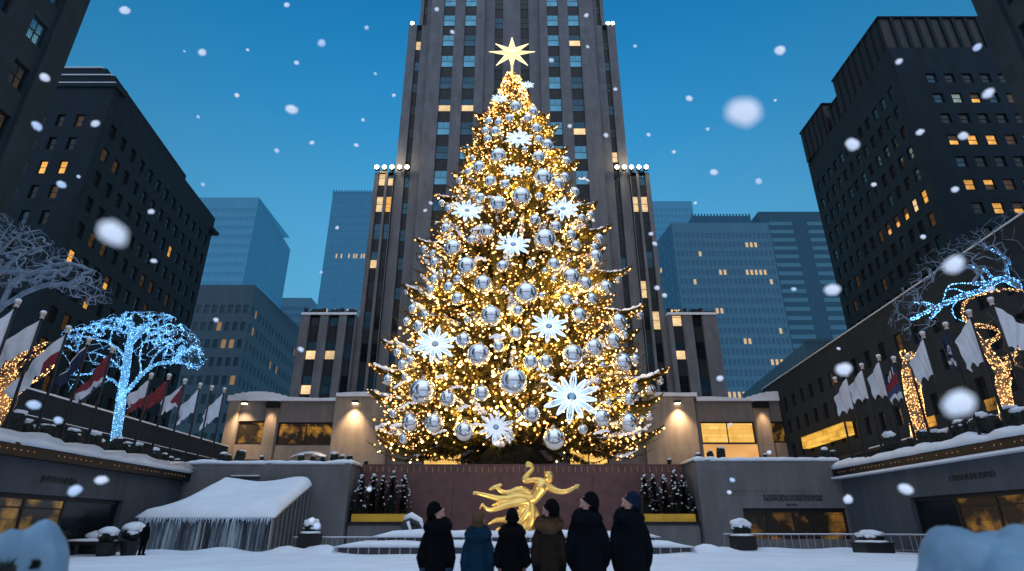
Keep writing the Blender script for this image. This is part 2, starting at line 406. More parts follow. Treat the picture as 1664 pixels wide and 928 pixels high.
# ------------------------------------------------------------------ central tower
M['tower'] = stone('tower_limestone', (.172, .172, .186), 3.2, 1.55, .07, .8)
M['spandrel'] = mat('dark_spandrel', (.014, .016, .02), .5, var=.35, scale=.5)
M['limestone'] = stone('pavilion_limestone', (.33, .26, .205), 3.0, 1.3, .07, .75)
M['limegrey'] = stone('pavilion_grey_stone', (.20, .17, .16), 3.0, 1.3, .07, .75)
FH = 6.2
def tower():
    B = Bldg('skyscraper', 'tall grey limestone skyscraper with dark window strips rising behind the decorated tree', 'skyscraper', (0, 100, 0))
    r1 = random.Random(5)
    zt = 150.0
    def strips(xa, xb, y, z0, z1, cols, pick, spand=2.8):
        # deep vertical strips: one recess per column, windows and dark panels inside
        o = Vector((xa, y, 0)); mb = B.part('wall')
        us = [0.0]
        for a, b in cols: us += [a-xa, b-xa]
        us.append(xb-xa)
        for i in range(len(us)-1):
            if i % 2 == 0: mb.quad((xa+us[i], y, z0), (xa+us[i+1], y, z0), (xa+us[i+1], y, z1), (xa+us[i], y, z1))
        dp = .7
        for ci, (a, b) in enumerate(cols):
            mb.quad((a, y, z0), (a, y+dp, z0), (a, y+dp, z1), (a, y, z1)); mb.quad((b, y+dp, z0), (b, y, z0), (b, y, z1), (b, y+dp, z1))
            z = BASE; k = 0
            pn = B.part('spandrel')
            while z < z1 - 1:
                zz = z + FH - spand
                if z >= z0 - 1:
                    v = pick(ci, k, z)
                    B.wins.append((Matrix.Translation((((a+b)/2), y+dp-.1, z+(FH-spand)/2)), 'tower' if b-a > 1.8 else 'sash', b-a, FH-spand, v))
                # spandrel with faint ribs
                pn.quad((a, y+dp-.06, max(z0, zz)), (b, y+dp-.06, max(z0, zz)), (b, y+dp-.06, min(z1, z+FH)), (a, y+dp-.06, min(z1, z+FH)))
                for q in (.33, .67):
                    pn.box((a+(b-a)*q-.07, y+dp-.16, max(z0, zz)), (a+(b-a)*q+.07, y+dp-.065, min(z1, z+FH)))
                z += FH; k += 1
    BASE = 109.0 - 15*FH + .6
    def pk(cols_lit, dk=.15):
        def f(c, k, z):
            if (c, k) in cols_lit: return cols_lit[(c, k)]
            if z < 62: return 'teal' if r1.random() < .8 else 'dark'
            return 'blue' if r1.random() < .82 else 'teal'
        return f
    # main shaft (projecting bays left and right, centre recessed 0.8 m)
    lit = {(0, 11): 'palehalf', (1, 11): 'palehalf', (3, 11): 'palehalf', (3, 14): 'palehalf'}
    Lc = [(-16.0, -13.35), (-11.0, -8.35)]; Rc = [(8.2, 10.8), (13.1, 15.7)]
    strips(-19.0, -6.4, 100, 6, zt, Lc, pk({(0, 11): 'palehalf', (1, 11): 'palehalf', (0, 5): 'teal'}))
    strips(6.4, 19.0, 100, 6, zt, Rc, pk({(1, 10): 'palehalf', (1, 14): 'palehalf', (0, 13): 'teal'}))
    strips(-6.4, 6.4, 100.8, 6, zt, [(-4.0, -2.1), (2.0, 3.9)], lambda c, k, z: 'dark' if r1.random() < .8 else 'teal')
    for x in (-6.4, 6.4):
        s = 1 if x < 0 else -1
        B.part('wall').quad((x, 100, 6) if s > 0 else (x, 100.8, 6), (x, 100.8, 6) if s > 0 else (x, 100, 6), (x, 100.8, zt) if s > 0 else (x, 100, zt), (x, 100, zt) if s > 0 else (x, 100.8, zt))
    # edge bays set back 1.2 m, up to the upper setback
    zu = 110.5
    def edge_pick(c, k, z):
        q = r1.random(); return 'pale' if q < .26 and z > 66 else ('teal' if q < .6 else 'dark')
    for sgn in (-1, 1):
        xa, xb = sorted((19.0*sgn, 24.2*sgn)); xs = (xa, xb)
        c = sorted((21.1*sgn, 22.3*sgn))
        strips(xa, xb, 101.2, 6, zu, [tuple(c)], edge_pick, 3.6)
        xi, xo = 19.0*sgn, 24.2*sgn
        B.side((xi, 101.2), (xi, 100), 6, zt) if sgn < 0 else B.side((xi, 100), (xi, 101.2), 6, zt)
        B.side((xo, 130), (xo, 101.2), 6, zu) if sgn < 0 else B.side((xo, 101.2), (xo, 130), 6, zu)
        # above the setback a narrower slab
        xi2 = 22.0*sgn
        a, b = sorted((19.0*sgn, xi2)); strips(a, b, 102.2, zu, zt, [tuple(sorted((20.3*sgn, 21.2*sgn)))], edge_pick, 3.6)
        B.side((xi2, 130), (xi2, 102.2), zu, zt) if sgn < 0 else B.side((xi2, 102.2), (xi2, 130), zu, zt)
        B.top([(xa, 101.2), (xb, 101.2), (xb, 130), (xa, 130)], zu)
        # lower wing with two strips
        zw = 69.0
        wa, wb = sorted((24.2*sgn, 28.2*sgn)); wa -= .0
        lit2 = {(0, 8): 'pale', (1, 8): 'palehalf', (0, 7): 'pale', (1, 7): 'lit', (0, 5): 'palehalf', (1, 5): 'dark'} if sgn < 0 else {(0, 7): 'litpale', (1, 7): 'pale', (0, 4): 'pale', (1, 3): 'pale', (0, 7): 'pale'}
        wc = sorted([tuple(sorted((24.35*sgn, 25.5*sgn))), tuple(sorted((26.0*sgn, 27.4*sgn)))])
        strips(wa, wb, 100.4, 6, zw, wc, lambda c, k, z: lit2.get((c, k), 'dark' if r1.random() < .6 else 'teal'), 2.6)
        xo = 28.2*sgn
        B.side((xo, 128), (xo, 100.4), 6, zw) if sgn < 0 else B.side((xo, 100.4), (xo, 128), 6, zw)
        B.top([(wa, 100.4), (wb, 100.4), (wb, 128), (wa, 128)], zw)
        # outermost low wing
        zl = 37.2; la, lb = sorted((28.2*sgn, (38.2 if sgn < 0 else 37.0)*sgn))
        if sgn < 0: lc = [(-36.6, -34.7), (-33.2, -31.3), (-29.9, -28.4)]
        else: lc = [(29.0, 30.8), (32.6, 34.4)]
        lit3 = {(0, 2): 'palehalf', (1, 2): 'palehalf', (0, 1): 'palehalf'} if sgn < 0 else {(0, 3): 'pale', (0, 2): 'palehalf'}
        strips(la, lb, 98.5, 6, zl, lc, lambda c, k, z: lit3.get((c, k), 'dark' if r1.random() < .7 else 'teal'), 2.9)
        xo = (38.2 if sgn < 0 else 37.0)*sgn
        B.side((xo, 126), (xo, 98.5), 6, zl) if sgn < 0 else B.side((xo, 98.5), (xo, 126), 6, zl)
        xi3 = 28.2*sgn
        B.side((xi3, 98.5), (xi3, 100.4), 6, zl) if sgn < 0 else B.side((xi3, 100.4), (xi3, 98.5), 6, zl)
        B.top([(la, 98.5), (lb, 98.5), (lb, 126), (la, 126)], zl)
        B.part('parapet_snow').box((la, 98.35, zl), (lb, 99.6, zl+.45))
        for k in range(9):
            x = la + (k+.5)*(lb-la)/9
            B.part('vent').box((x-.3, 98.8, zl+.45), (x+.25, 99.4, zl+.9+.5*((k*7) % 3 == 0)))
    B.top([(-22, 100), (22, 100), (22, 130), (-22, 130)], zt)
    B.finish({'wall': M['tower'], 'spandrel': M['spandrel'], 'roof': M['spandrel'], 'parapet_snow': M['snow'], 'vent': M['spandrel']})
tower()
# ------------------------------------------------------------------ floodlights on the setbacks
M['flood'] = emit('flood_lens', (1.0, .86, .58), 14.0)
fm = MB(); fm.box((-.42, -.2, .35), (.42, .55, 1.15), 0); fm.box((-.08, .05, 0), (.08, .25, .35), 0)
fl = MB(); fl.ell((0, -.3, .75), (.44, .3, .44), 12, 8)
FL0 = None
def flood(x, y, z, label):
    global FL0
    if FL0 is None:
        FL0 = thing('floodlight', label, 'floodlight', (x, y, z), 'floodlights on the skyscraper setbacks')
        fm.build('housing', M['black'], FL0); fl.build('lens', M['flood'], FL0, True)
    else: dup(FL0, (x, y, z), label=label)
    return
nm = ['outermost', 'second from outside', 'middle', 'second from inside', 'innermost']
for k in range(5):
    flood(-27.7 + k*1.55, 99.8, 69, f'{nm[k]} floodlight of the glowing row on the left skyscraper setback')
for k in range(5):
    flood(27.5 - k*1.5, 99.8, 69, f'{nm[k]} floodlight of the glowing row on the right skyscraper setback')
flood(-23.5, 101.6, 110.5, 'single glowing floodlight high on the upper left setback of the skyscraper')
flood(22.6, 101.6, 110.5, 'left of the two glowing floodlights on the upper right setback of the skyscraper')
flood(23.7, 101.6, 110.5, 'right of the two glowing floodlights on the upper right setback of the skyscraper')
point('flood_glow', (-24.8, 98.2, 71.2), 900, (1, .8, .5), .6); point('flood_glow', (24.8, 98.2, 71.2), 900, (1, .8, .5), .6)
# ------------------------------------------------------------------ low pavilion behind the tree
M['int_gold'] = interior('gold_interior', 1.15, .30, (.55, .22, .02), (1.0, .62, .16))
M['int_dark'] = interior('dark_interior', 1.0, .62, (.010, .006, .003), (.9, .40, .05))
M['int_amber'] = interior('amber_interior', 1.0, .585, (.012, .007, .003), (.75, .36, .05))
M['int_dusk'] = interior('dim_amber_interior', .8, .63, (.004, .003, .002), (.55, .25, .035))
M['lamp'] = emit('lamp_glow', (1.0, .82, .5), 6.0)
def pavilion():
    Y = 90.0
    r = thing('pavilion', 'low pale stone pavilion with snowy roof and warm wall lamps behind the tree', 'building', (0, Y, 0))
    X = lambda px, py: P(px, py, Y).x
    Zt, Zb = P(832, 652, Y).z, 5.5
    wl = MB(); pil = MB()
    wins = [(X(384, 703), X(429, 703), P(0, 684, Y).z, P(0, 722, Y).z, 'int_dark'), (X(450, 703), X(541, 703), P(0, 686, Y).z, P(0, 723, Y).z, 'int_dark'),
            (X(687, 735), X(751, 735), P(0, 712, Y).z, P(0, 760, Y).z, 'int_gold'), (X(924, 735), X(989, 735), P(0, 712, Y).z, P(0, 760, Y).z, 'int_gold'),
            (X(1139, 703), X(1228, 703), P(0, 685, Y).z, P(0, 721, Y).z, 'int_gold'), (X(1254, 703), X(1293, 703), P(0, 685, Y).z, P(0, 719, Y).z, 'int_amber')]
    xl, xr = X(365, 700), X(1314, 700)
    us = sorted({xl, xr} | {q for w_ in wins for q in w_[:2]})
    for a, b in zip(us[:-1], us[1:]):
        wn = [w_ for w_ in wins if abs(w_[0]-a) < 1e-6]
        if wn:
            w_ = wn[0]; zt, zb = w_[2], w_[3]
            wl.quad((a, Y, zt), (b, Y, zt), (b, Y, Zt), (a, Y, Zt))
            if zb > Zb: wl.quad((a, Y, Zb), (b, Y, Zb), (b, Y, zb), (a, Y, zb))
            wl.quad((a, Y, zb), (a, Y+.6, zb), (a, Y+.6, zt), (a, Y, zt)); wl.quad((b, Y+.6, zb), (b, Y, zb), (b, Y, zt), (b, Y+.6, zt))
            wl.quad((a, Y+.6, zt), (b, Y+.6, zt), (b, Y, zt), (a, Y, zt))
            fr = MB(); t = .22; yy = Y+.35
            for p, q in (((a, yy-.1, zb), (a+t, yy+.1, zt)), ((b-t, yy-.1, zb), (b, yy+.1, zt)), ((a+t, yy-.1, zt-t), (b-t, yy+.1, zt)), ((a+t, yy-.1, zb), (b-t, yy+.1, zb+t))): fr.box(p, q)
            n = 2 if b-a > 6 else 1
            for k in range(1, n): fr.box((a+(b-a)*k/n-.07, yy-.08, zb+t), (a+(b-a)*k/n+.07, yy+.08, zt-t))
            f = wpart('window', fr, M['frame'], r)
            pn = MB(); pn.quad((a+t, yy+.05, zb+t), (b-t, yy+.05, zb+t), (b-t, yy+.05, zt-t), (a+t, yy+.05, zt-t))
            wpart('pane', pn, M[w_[4]], f)
        else: wl.quad((a, Y, Zb), (b, Y, Zb), (b, Y, Zt), (a, Y, Zt))
    wl.quad((xl, Y+9, Zb), (xl, Y, Zb), (xl, Y, Zt), (xl, Y+9, Zt)); wl.quad((xr, Y, Zb), (xr, Y+9, Zb), (xr, Y+9, Zt), (xr, Y, Zt))
    wl.quad((xl, Y, Zt), (xr, Y, Zt), (xr, Y+8, Zt), (xl, Y+8, Zt))
    wpart('wall', wl, M['limegrey'], r)
    # projecting pale blocks and pilasters
    zp = P(0, 646, Y).z
    blocks = [(X(542, 700), X(631, 700), zp, .8), (X(1046, 700), X(1131, 700), zp, .8), (X(366, 700), X(384, 700), Zt-.05, .5), (X(430, 700), X(449, 700), P(0, 664, Y).z, .5),
              (X(1229, 700), X(1252, 700), P(0, 664, Y).z, .5), (X(1294, 700), X(1313, 700), Zt-.05, .5)]
    for i, (a, b, zt, d) in enumerate(blocks):
        mb = MB(); mb.box((a, Y-d, Zb), (b, Y+.3 if zt < Zt else Y+6, zt)); wpart('pilaster' if i > 1 else 'projecting_bay', mb, M['limestone'], r)
    for a, b in ((blocks[3][0], blocks[3][1]), (blocks[4][0], blocks[4][1])):
        mb = MB(); z = P(0, 664, Y).z; mb.box((a-.05, Y-.95, z-.0), (b+.05, Y-.002, z+1.0)); h = wpart('downlight_box', mb, M['black'], r)
        mb = MB(); mb.box((a-.02, Y-.9, z+1.0), (b+.02, Y-.05, z+1.15)); wpart('snow', mb, M['snow'], h)
        spot('downlight', ((a+b)/2, Y-1.5, z+.3), ((a+b)/2, Y-.45, z-4.6), 1500, (1, .70, .38), 60, .9, .25)
    # sills and awning panels under the side windows
    for (a, b, zt, zb, mm) in (wins[0], wins[1], wins[5], wins[4]):
        mb = MB(); mb.box((a+.1, Y-.12, zb-2.2), (b-.1, Y-.003, zb-.12)); wpart('apron_panel', mb, M['limestone'] if mm != 'int_gold' else M['int_goldpanel'], r)
    mb = MB(); a, b = wins[1][0], wins[1][1]
    for k in range(12):
        x0 = a+(b-a)*.35+(b-a)*.6*k/12; x1 = a+(b-a)*.35+(b-a)*.6*(k+1)/12; h = lambda q: .55*math.sin(math.pi*min(1, max(0, q)))
        mb.quad((x0, Y-1.4, wins[1][3]-2.0+h(k/12)), (x1, Y-1.4, wins[1][3]-2.0+h((k+1)/12)), (x1, Y-.13, wins[1][3]-1.5+h((k+1)/12)), (x0, Y-.13, wins[1][3]-1.5+h(k/12)))
    wpart('awning', mb, M['snow'], r)
    # roof snow, uneven
    sn = MB(); n = 90
    def hs(x): return .55 + .25*noise.noise(Vector((x*.15, 3, 0))) + (.9 if x < xl+9 else 0)*max(0, math.sin((x-xl+1)/10*math.pi)) + (.9 if x > xr-9 else 0)*max(0, math.sin((xr-x+1)/10*math.pi))
    for k in range(n):
        x0, x1 = xl-.3+(xr-xl+.6)*k/n, xl-.3+(xr-xl+.6)*(k+1)/n
        zb = (zp if any(bb[0]-.1 <= (x0+x1)/2 <= bb[1]+.1 for bb in blocks[:2]) else Zt) + .003
        sn.box((x0, Y-(1.0 if zb > Zt+.1 else .45), zb), (x1+.0, Y+7, zb+max(.25, hs((x0+x1)/2))))
    s_ = wpart('roof_snow', sn, M['snow'], r)
    # the four wall lamps that wash the stone
    for px in (401, 580, 1098, 1290):
        p = P(px, 657, Y); d = .5 if px in (401, 1290) else .8
        mb = MB(); mb.box((p.x-.45, Y-d-.5, p.z), (p.x+.45, Y-d, p.z+.35)); wl_ = wpart('wall_lamp', mb, M['black'], r)
        mb = MB(); mb.box((p.x-.4, Y-d-.52, p.z-.14), (p.x+.4, Y-d-.06, p.z-.003)); wpart('bulb', mb, M['lamp'], wl_)
        spot('wall_lamp_light', (p.x, Y-d-1.25, p.z-.1), (p.x, Y-d+.15, p.z-5.5), 4800, (1, .71, .41), 84, 1.0, .25)
M['int_goldpanel'] = emit('lit_panel', (.85, .42, .13), .8, var=.2, scale=.3)
pavilion()
# ------------------------------------------------------------------ big side buildings
M['darkstone'] = stone('dark_brick_stone', (.014, .027, .038), 1.2, .6, .08, .85)
M['darkstone2'] = stone('dark_brown_stone', (.023, .031, .038), 1.2, .6, .08, .85)
M['paneldark'] = stone('near_panel_stone', (.024, .037, .046), 2.6, 1.4, .10, .7)
M['ribdark'] = mat('penthouse_metal', (.013, .015, .018), .55, var=.25)
M['edge_snow'] = M['snow']
def ang_dir(a, b): v = Vector((b[0]-a[0], b[1]-a[1], 0)); return v.normalized(), v.length
r2 = random.Random(8)
def dimpick(pl, pd, extra=None, blue=0.0):
    def f(c, k):
        if extra and (c, k) in extra: return extra[(c, k)]
        q = r2.random()
        if q < pl: return 'half' if r2.random() < .5 else 'lit'
        if q < pl+pd: return 'dim'
        if q < pl+pd+blue: return 'teal' if r2.random() < .7 else 'blue'
        return 'dark'
    return f
def left_big():
    B = Bldg('office_building', 'large dark stone office building at left with two bright windows near its top', 'building', (-60, 70, 0))
    A = P(187, 142, 60); zt = A.z; C = (A.x, 60); D = (P(350, 355, 95).x, 95)
    u, ln = ang_dir(C, D)          # right-hand face: runs away from us, outward normal +x
    nr = 13; per = 3.65
    rows = [(zt-4.6-per*i-1.95, zt-4.6-per*i) for i in range(nr)]
    B.facade(C, (u.x, u.y), ln, 5, zt, even(13, .9, ln-.6, 1.25), rows, .35, dimpick(.008, .10, {(0, 1): 'dim', (1, 1): 'dim', (0, 5): 'lit', (1, 4): 'dim', (2, 4): 'dim', (2, 6): 'half', (3, 5): 'half'}))
    # front face
    E = (C[0]-24, 60)
    cols = [(24-2.7-2.45*i-1.0, 24-2.7-2.45*i) for i in range(6)]
    cols = sorted(cols)
    ex = {(4, 2): 'lit', (5, 2): 'lit', (4, 4): 'teal', (3, 5): 'half', (5, 0): 'dim'}
    rows2 = [(zt-4.4-3.55*i-1.9, zt-4.4-3.55*i) for i in range(nr)]
    B.facade(E, (1, 0), 24, 5, zt, cols, rows2, .35, dimpick(.0, .06, ex))
    B.side(D, (D[0]-24, D[1]+2), 5, zt); B.top([E, C, D, (D[0]-24, D[1])], zt)
    # cornice block, setback penthouse
    pp = B.part('parapet'); 
    for k in range(2):
        pass
    pz = zt+4.2; o = (C[0]-2.6, 62.4); q = (D[0]-2.2, D[1]-8)
    B.side(o, q, zt, pz, 'penthouse'); B.side((C[0]-24, 62.4), o, zt, pz, 'penthouse'); B.top([(C[0]-24, 62.4), o, q, (C[0]-24, q[1])], pz)
    pz2 = pz+3.3; o2 = (C[0]-6.0, 64.5)
    B.side((C[0]-24, 64.5), o2, pz, pz2, 'penthouse'); B.side(o2, (o2[0]-1, 74), pz, pz2, 'penthouse'); B.top([(C[0]-24, 64.5), o2, (o2[0]-1, 74), (C[0]-24, 74)], pz2)
    pp.box((C[0]-9, 59.75, zt), (C[0]+.25, 60.35, zt+.55)); pp.box((C[0]-.35, 60.36, zt), (C[0]+.25, 62, zt+.9))
    B.part('roof_snow').box((C[0]-9.1, 59.7, zt+.553), (C[0]+.1, 60.3, zt+.66)); B.part('roof_snow').box((C[0]-24, 62.2, pz), (C[0]-3, 62.7, pz+.12)); B.part('roof_snow').box((C[0]-24, 64.3, pz2), (C[0]-6.6, 64.7, pz2+.12))
    # small corner step at the far end of the roof
    B.part('parapet').box((D[0]-.5, D[1]-1.5, zt-3.2), (D[0]+.9, D[1]+.8, zt-2.6))
    B.finish({'wall': M['darkstone'], 'roof': M['ribdark'], 'penthouse': M['darkstone'], 'parapet': M['darkstone'], 'roof_snow': M['snow']})
left_big()
def right_big():
    B = Bldg('office_building', 'large dark stone office building at right with rows of lit windows and ribbed penthouse', 'building', (60, 70, 0))
    A = P(1444, 77, 58); zt = A.z; C = (A.x, 58); D = (P(1313, 267, 84.5).x, 84.5)
    u, ln = ang_dir(D, C)
    per = 3.15; nr = 17
    rows = [(zt-4.9-per*i-1.75, zt-4.9-per*i) for i in range(nr)]
    ex = {(11, 5): 'lit', (10, 5): 'pale', (9, 5): 'half', (8, 5): 'half', (7, 5): 'half', (6, 5): 'dim'}
    def pl(c, k):
        if (c, k) in ex: return ex[(c, k)]
        q = r2.random()
        if k < 5: return 'blue' if q < .18 else ('teal' if q < .6 else 'dark')
        return 'half' if q < .015 else ('dim' if q < .10 else ('teal' if q < .2 else 'dark'))
    B.facade(D, (u.x, u.y), ln, 5, zt, even(12, .7, ln-1.2, 1.05), rows, .3, pl)
    lit = {(1, 1): 'cool', (2, 1): 'half', (5, 1): 'half', (0, 3): 'half', (1, 3): 'lit', (2, 3): 'lit', (4, 3): 'top', (5, 3): 'half', (0, 5): 'lit', (1, 5): 'top', (3, 5): 'dim', (4, 5): 'lit',
           (1, 6): 'lit', (2, 6): 'half', (0, 4): 'teal', (3, 1): 'teal', (0, 0): 'teal', (2, 5): 'dim', (4, 1): 'dim', (0, 1): 'teal', (3, 3): 'dim'}
    W_ = 24
    cols = [(3.6+2.33*i, 3.6+2.33*i+1.28) for i in range(8)]
    rows2 = [(zt-4.4-3.2*i-1.5, zt-4.4-3.2*i) for i in range(nr)]
    B.facade(C, (1, 0), W_, 5, zt, cols, rows2, .3, dimpick(.0, .05, lit))
    B.side((D[0]+26, D[1]), D, 5, zt); B.top([C, (C[0]+W_, 58), (C[0]+W_, 84), D], zt)
    # ribbed penthouse tiers
    def tier(x0, y0, x1, y1, z0, z1):
        B.side((x0, y1), (x0, y0), z0, z1, 'penthouse'); B.side((x0, y0), (x1, y0), z0, z1, 'penthouse'); B.top([(x0, y0), (x1, y0), (x1, y1), (x0, y1)], z1, 'roof')
        B.side((x1, y1), (x0, y1), z0, z1, 'penthouse')
        k = y0+.8
        rb = B.part('rib')
        while k < y1: rb.box((x0-.18, k-.22, z0), (x0-.003, k+.22, z1-.05)); k += 1.5
        k = x0+1.6
        while k < x1: rb.box((k-.22, y0-.2, z0), (k+.22, y0-.003, z1-.05)); k += 1.7
        rb.box((x0-.22, y0-.24, z1-.048), (x1, y1, z1+.15))
    tier(C[0]+.9, 59.2, C[0]+20, 71.5, zt, zt+6.5)
    tier(D[0]-.2, 72.5, D[0]+14, 75.4, zt, zt+4.2)
    tier(D[0]-.4, 76.2, D[0]+12, 84, zt-.1, zt+6.0)
    B.part('roof_box').box((C[0]+10, 62, zt+6.65), (C[0]+12, 64, zt+7.8))
    B.finish({'wall': M['darkstone'], 'roof': M['ribdark'], 'penthouse': M['ribdark'], 'rib': M['darkstone'], 'roof_box': M['ribdark']})
right_big()
def near_side(sgn):
    lab = 'dark stone tower at the left edge with four pane windows, nearest of the left buildings' if sgn < 0 else 'dark stone tower at the upper right corner, nearest of the right buildings'
    X = -36.2 if sgn < 0 else 39.4
    B = Bldg('stone_tower', lab, 'building', (X, 30, 0))
    zt = 62
    rows = [(37.45-4.3*8+4.3*i-2.15, 37.45-4.3*8+4.3*i) for i in range(13)]
    if sgn < 0:
        cols = [(1.0+3.2*i, 2.5+3.2*i) for i in range(5)]
        cols = [(33.75-18-1.4-3.2*i, 33.75-18-3.2*i) for i in range(5)]; cols = sorted(cols)
        B.facade((X, 18), (0, 1), 18, 5, zt, cols, rows, .35, lambda c, k: 'blue' if (c, k) in ((4, 8), (4, 9)) else 'dark', 'four')
        B.side((X-20, 36), (X, 36), 5, zt); B.side((X, 36), (X-20, 36), 5, zt)
        pz = B.part('spandrel_panel')
        for i in range(12):
            z0, z1 = rows[i][1]+.12, rows[i+1][0]-.12
            for c in cols: pz.box((X-.02, c[0], z0), (X+.03, c[1], z1))
        B.part('pier').box((X, 34.0, 5), (X+.25, 35.9, zt))
    else:
        cols = sorted([(2.4+3.2*i, 3.8+3.2*i) for i in range(5)])
        B.facade((X, 36), (0, -1), 18, 5, zt, cols, rows, .35, lambda c, k: 'dark', 'four')
        B.side((X, 36), (X+20, 36), 5, zt); B.side((X+20, 36), (X, 36), 5, zt)
        B.part('pier').box((X-.25, 34.0, 5), (X, 35.9, zt))
    B.finish({'wall': M['paneldark'], 'spandrel_panel': M['limegrey'], 'pier': M['paneldark']})
near_side(-1); near_side(1)
def podium():
    B = Bldg('shop_building', 'low dark stone shop building with lit ground floor windows behind the left flags', 'building', (-42, 60, 0))
    X = -42; z = 12.6
    lit = {0: 'lit', 2: 'litp', 3: 'litp'}
    cols = even(9, 0.5, 43, 3.3)
    def pk(c, k):
        if k == 0: return ['pale', 'dark', 'lit', 'pale', 'dark', 'lit', 'pale', 'half', 'lit'][c]
        return 'dark'
    B.facade((X, 44), (0, 1), 44, 5, z, cols, [(5.9, 8.0)], .5, pk, 'tower')
    B.side((X, 88), (X-10, 88), 5, z); B.side((X-10, 44), (X, 44), 5, z); B.top([(X-10, 44), (X, 44), (X, 88), (X-10, 88)], z)
    B.part('ledge').box((X-.2, 44, z-2.4), (X+.25, 88, z-2.15)); B.part('snow').box((X-.3, 44, z), (X+.15, 88, z+.14))
    B.part('snow').box((X+.01, 44, z-2.147), (X+.24, 88, z-2.08))
    B.finish({'wall': M['darkstone2'], 'ledge': M['darkstone2'], 'snow': M['snow'], 'roof': M['ribdark']})
podium()
def right_long():
    B = Bldg('long_building', 'long dark brown stone building with small windows behind the right flags', 'building', (40, 60, 0))
    far = (42.0, 96); near = (37.2, 26); u, ln = ang_dir(far, near); z = 23.0
    rows = [(z-3.2-3.4*i-1.9, z-3.2-3.4*i) for i in range(3)]
    B.facade(far, (u.x, u.y), ln, 5, z, even(22, .8, ln-.8, 1.15), rows, .35, dimpick(.015, .05))
    B.side((58, 96), far, 5, z); B.side(near, (58, 26), 5, z); B.top([near, (58, 26), (58, 96), far], z)
    B.part('cornice_snow').box((-.06, 0, z), (.16, ln, z+.07), 0, Matrix.Translation((far[0], far[1], 0)) @ Matrix.Rotation(math.atan2(u.y, u.x)-math.pi/2, 4, 'Z'))
    mtx = Matrix.Translation((far[0], far[1], 0)) @ Matrix.Rotation(math.atan2(u.y, u.x)-math.pi/2, 4, 'Z')
    # lit canopy strip and lit shop windows at the foot (local x is away from the street, local y runs towards us)
    cn = B.part('lit_canopy'); cn.box((.01, 14, 11.6), (.9, 27, 13.1), 0, mtx)
    sh = B.part('shop_window')
    for k in range(14):
        if k in (3, 7, 11): continue
        y0 = 2+4.7*k; sh.box((.004, y0, 5.9), (.08, y0+3.7, 8.4), 0, mtx)
    for k in (8, 10, 13): 
        y0 = 2+4.7*k; sh.box((.004, y0, 10.2), (.08, y0+2.6, 11.1), 0, mtx)
    gl = B.part('ledge'); gl.box((.003, 0, 9.3), (.35, ln, 9.6), 0, mtx)
    B.part('cornice_snow').box((.01, 30, 9.603), (.34, ln, 9.72), 0, mtx)
    B.finish({'wall': M['darkstone2'], 'cornice_snow': M['snow'], 'lit_canopy': M['canopy'], 'shop_window': M['int_shop'], 'ledge': M['ribdark'], 'roof': M['ribdark']})
M['canopy'] = interior('lit_canopy', 1.1, .35, (.25, .10, .008), (1.0, .55, .08)); M['int_shop'] = interior('shop_interior', 1.0, .45, (.02, .01, .003), (1.0, .45, .06))
right_long()
# ------------------------------------------------------------------ distant blocks, haze painted in as even blue emission
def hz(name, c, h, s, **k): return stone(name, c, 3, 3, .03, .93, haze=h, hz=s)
M['hz_glass'] = mat('painted_haze_glass', (.02, .05, .08), .4, var=.3, scale=.2, haze=(.007, .038, .078), hz=1.0)
M['hz_glass2'] = mat('painted_haze_glass_far', (.02, .06, .1), .4, var=.3, scale=.2, haze=(.011, .088, .180), hz=1.0)
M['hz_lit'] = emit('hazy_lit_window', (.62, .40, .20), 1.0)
def far_block(name, label, a, b, d, zt, cols, rows, per, wf, mats, pick, side=None, crown=None, cap=100, style='plain', z0=0, inset=.72, dep=.3):
    """a,b: front-left and front-right corners, d: far corner along the visible side"""
    B = Bldg(name, label, 'building', (a[0], a[1], 0))
    u, ln = ang_dir(a, b); top = zt - 1.2*per
    rr = [(top-per*i-per*wf, top-per*i) for i in range(rows)]
    B.facade(a, (u.x, u.y), ln, z0, zt, even(cols, ln*.01, ln*.99, ln*.98/cols*.62), rr, dep, pick, style, inset=inset)
    if side:
        sc_, o, e_ = side
        v, l2 = ang_dir(o, e_); B.facade(o, (v.x, v.y), l2, z0, zt, even(sc_, l2*.01, l2*.99, l2*.98/sc_*.55), rr, dep, pick, style, part='side_wall', inset=inset)
    pts = [a, b, (b[0]+(d[0] if side else 0), b[1]+30), (a[0], a[1]+30)]
    B.top([a, b, (b[0], b[1]+40), (a[0], a[1]+40)], zt)
    if crown:
        for (x0, x1, y0, z0_, z1_, n) in crown:
            cr = B.part('crown'); cr.box((x0, y0, z0_), (x1, y0+12, z1_))
            for k in range(n+1):
                x = x0+(x1-x0)*k/n; cr.box((x-.25, y0-.5, z0_), (x+.25, y0-.003, z1_+.7))
    B.finish(mats, cap)
    return B
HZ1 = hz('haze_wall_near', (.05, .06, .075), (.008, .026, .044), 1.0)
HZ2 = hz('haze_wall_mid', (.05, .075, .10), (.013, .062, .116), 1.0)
HZ2s = hz('haze_wall_mid_side', (.04, .06, .08), (.006, .040, .085), 1.0)  # darker side copy of the mid wall, shade painted in
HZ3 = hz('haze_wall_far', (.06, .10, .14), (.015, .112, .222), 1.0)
HZ3s = hz('haze_wall_far_side', (.05, .09, .13), (.010, .080, .166), 1.0)  # darker copy of the far wall, shade painted in
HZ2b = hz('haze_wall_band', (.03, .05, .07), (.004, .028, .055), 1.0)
r3 = random.Random(21)
